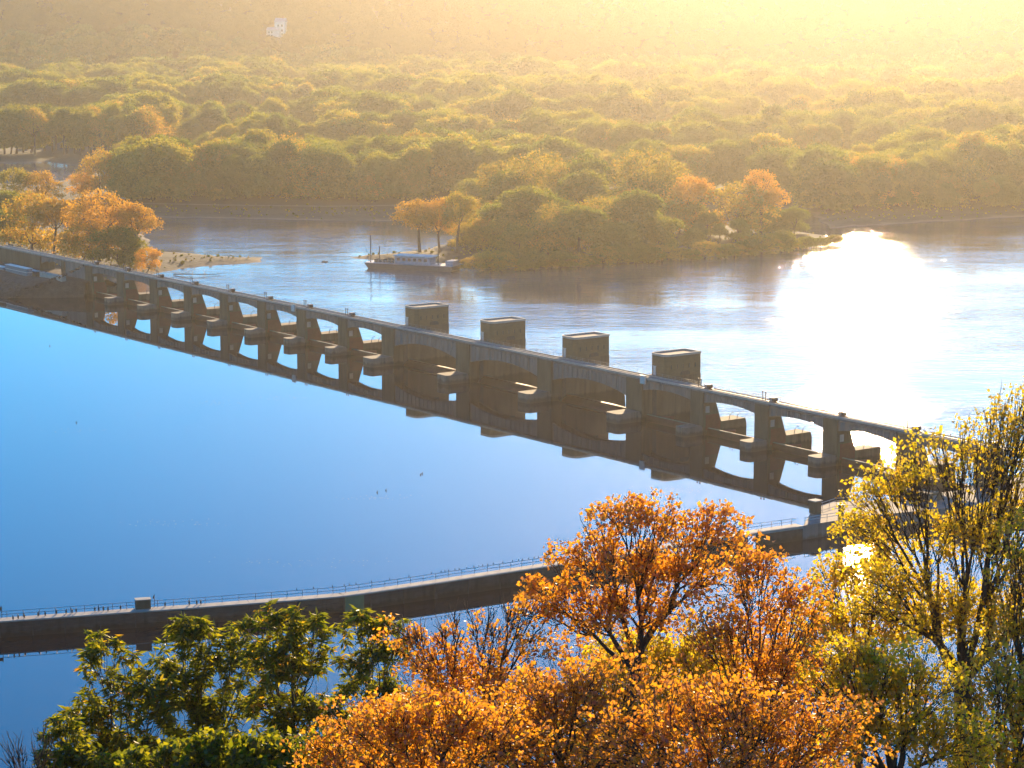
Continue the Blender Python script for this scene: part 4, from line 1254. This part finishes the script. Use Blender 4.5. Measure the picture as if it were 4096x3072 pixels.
# orange maples in the middle
near_tree('large orange maple with a broad crown in front of the lock wall', 2480, 82, [(2560, 2110, 300, 150), (2860, 2160, 190, 170), (2420, 2250, 280, 120), (2250, 2420, 230, 140), (2700, 2330, 330, 140), (2500, 2480, 330, 150)], 900, 9, .34, .20, 'near_orange', 41, .30, split=(6, 5, 4, 4), shell=.2, aspect=.8, skirt=False)
bare_fn = lambda tp: np.clip((tp[:, 2] - (CAM_Z - 78 * (2650 + 110) / F_PX)) * .45 + .55, .12, .93)
near_tree('half bare orange tree with thin upright twigs, left of the large maple', 1900, 78, [(1640, 2570, 160, 150), (1860, 2520, 190, 140), (2090, 2470, 170, 130), (1750, 2620, 230, 190), (2050, 2560, 200, 160), (1900, 2760, 330, 200), (1700, 2930, 330, 170), (2050, 2960, 300, 170)], 980, 9, .3, .19, 'near_orange', 42, .24, split=(7, 5, 4, 4), shell=.15, leafless=bare_fn, fork=.5, skirt=False)
near_tree('rusty orange tree in front at bottom centre', 2200, 70, [(2180, 2830, 360, 180), (2480, 2780, 330, 190), (2300, 2960, 460, 230), (1980, 2960, 330, 200)], 684, 7, .32, .19, 'near_orange', 43, .26, split=(6, 5, 4, 4), shell=.15, leafless=lambda tp: np.clip(rg.uniform(0, .45, len(tp)), 0, 1))
near_tree('rusty brown bush at bottom left of centre', 1450, 72, [(1500, 2920, 280, 150), (1680, 3000, 380, 170), (1330, 3020, 240, 150)], 432, 7, .3, .18, 'near_orange', 44, .18, split=(6, 5, 4, 4), shell=.15, name='bluff_shrub', kind='shrub', leafless=lambda tp: np.clip(rg.uniform(0, .45, len(tp)), 0, 1))
near_tree('orange tree with a dark straight trunk in front of the sun glint', 3090, 76, [(3020, 2330, 170, 170), (3180, 2450, 150, 170), (2900, 2560, 200, 160), (3120, 2720, 260, 170), (2850, 2850, 300, 180)], 620, 8, .32, .19, 'near_orange', 45, .2, split=(6, 5, 4, 4), shell=.2, leafless=lambda tp: np.full(len(tp), .22), skirt=False)
near_tree('orange maple at the bottom, between trunk and yellow tree', 2900, 66, [(2800, 2900, 360, 220), (3080, 2940, 330, 220), (3320, 2940, 280, 200), (2560, 2990, 320, 190)], 630, 7, .3, .18, 'near_orange', 46, .2, split=(6, 5, 4, 4), shell=.15, leafless=lambda tp: np.clip(rg.uniform(0, .45, len(tp)), 0, 1))
near_tree('orange understory tree low behind the rusty trees at bottom centre', 2350, 92, [(1900, 2880, 420, 190), (2400, 2720, 430, 210), (2850, 2700, 380, 220), (2500, 2950, 560, 200)], 980, 8, .36, .22, 'near_orange', 47, .24, split=(7, 6, 5, 4), shell=.1, leafless=lambda tp: np.full(len(tp), .25))
near_tree('golden orange tree low at the right of centre, under the yellow tree', 3300, 88, [(3150, 2650, 300, 220), (3420, 2800, 330, 220), (3050, 2900, 360, 200)], 720, 8, .36, .21, 'near_orange', 48, .22, split=(7, 5, 5, 4), shell=.1, leafless=lambda tp: np.full(len(tp), .25))
# large yellow green tree at the right
near_tree('tall yellow green tree filling the right edge, with fine spreading twigs', 3830, 86, [(4080, 1640, 170, 150), (4000, 1800, 230, 200), (3740, 1880, 260, 170), (3540, 1990, 200, 150), (3450, 2120, 160, 110), (4110, 2040, 230, 260), (3880, 2180, 260, 180), (3560, 2380, 270, 170), (3850, 2500, 300, 200), (4150, 2450, 260, 260)], 1350, 8, .36, .19, 'near_yellow', 51, .42, split=(7, 6, 5, 4), shell=.15, leafless=lambda tp: np.clip((tp[:, 2] - (CAM_Z - 86 * (2050 + 110) / F_PX)) * .12 + .3, .05, .5), fork=.42, skirt=False)
near_tree('golden tree below the tall yellow green tree at the right', 3500, 74, [(3420, 2700, 250, 190), (3650, 2750, 250, 200), (3500, 2950, 330, 180), (3800, 2980, 280, 170)], 700, 10, .32, .19, 'near_yellow', 52, .28, split=(6, 5, 4, 4), shell=.15, skirt=False)
near_tree('golden olive tree in the lower right corner', 3980, 80, [(3960, 2780, 230, 220), (4130, 2850, 220, 240), (3950, 3030, 280, 160)], 460, 7, .34, .20, 'near_yellow', 53, .26, split=(6, 5, 4, 4), shell=.15)

near_tree('green tree filling the bottom edge under the taller green trees', 1050, 84, [(900, 3010, 260, 110), (1150, 3030, 240, 110), (640, 3050, 220, 90)], 330, 10, .3, .30, 'near_green', 61, .2, split=(6, 5, 4, 4), shell=.15)
near_tree('golden tree behind the rusty orange tree at bottom centre', 2620, 88, [(2550, 2680, 260, 160), (2780, 2640, 200, 160), (2650, 2860, 320, 180)], 560, 9, .34, .21, 'near_yellow', 62, .22, split=(6, 5, 4, 4), shell=.15, leafless=lambda tp: np.full(len(tp), .15), skirt=False)
near_tree('rusty leaved tree at the bottom, left of the half bare tree', 1700, 66, [(1700, 2900, 320, 160), (1900, 2950, 340, 180), (1550, 2960, 280, 170)], 504, 7, .3, .18, 'near_orange', 63, .2, split=(6, 5, 4, 4), shell=.15, leafless=lambda tp: np.clip(rg.uniform(0, .45, len(tp)), 0, 1))
near_tree('yellow tree with sparse crown left of the tall right-hand tree', 3430, 92, [(3380, 2330, 170, 150), (3520, 2240, 150, 150), (3330, 2520, 230, 150), (3600, 2520, 230, 190)], 520, 9, .36, .21, 'near_yellow', 64, .22, split=(6, 5, 4, 4), shell=.15, leafless=lambda tp: np.full(len(tp), .2), skirt=False)
near_tree('slender yellow green tree at the right photo edge', 4090, 82, [(4100, 2250, 180, 220), (4060, 2580, 200, 260), (4150, 2850, 200, 220)], 400, 7, .34, .19, 'near_yellow', 65, .22, split=(6, 5, 4, 4), shell=.15, skirt=False)

# ------------------------------------------------------------------ the air
hz = MB().box(-3300, 3300, -300, 6300, -13, 127).build('haze', M['steel'])
hz['kind'] = 'stuff'
hm = bpy.data.materials.new('haze_air'); hm.use_nodes = True
nt = hm.node_tree
nt.nodes.remove(nt.nodes['Principled BSDF'])
pv = nt.nodes.new('ShaderNodeVolumePrincipled')
pv.inputs['Color'].default_value = (0.96, 0.87, 0.76, 1)
pv.inputs['Density'].default_value = HAZE_DENSITY
pv.inputs['Anisotropy'].default_value = HAZE_G
nt.links.new(pv.outputs[0], nt.nodes['Material Output'].inputs['Volume'])
hz.data.materials.clear(); hz.data.materials.append(hm)
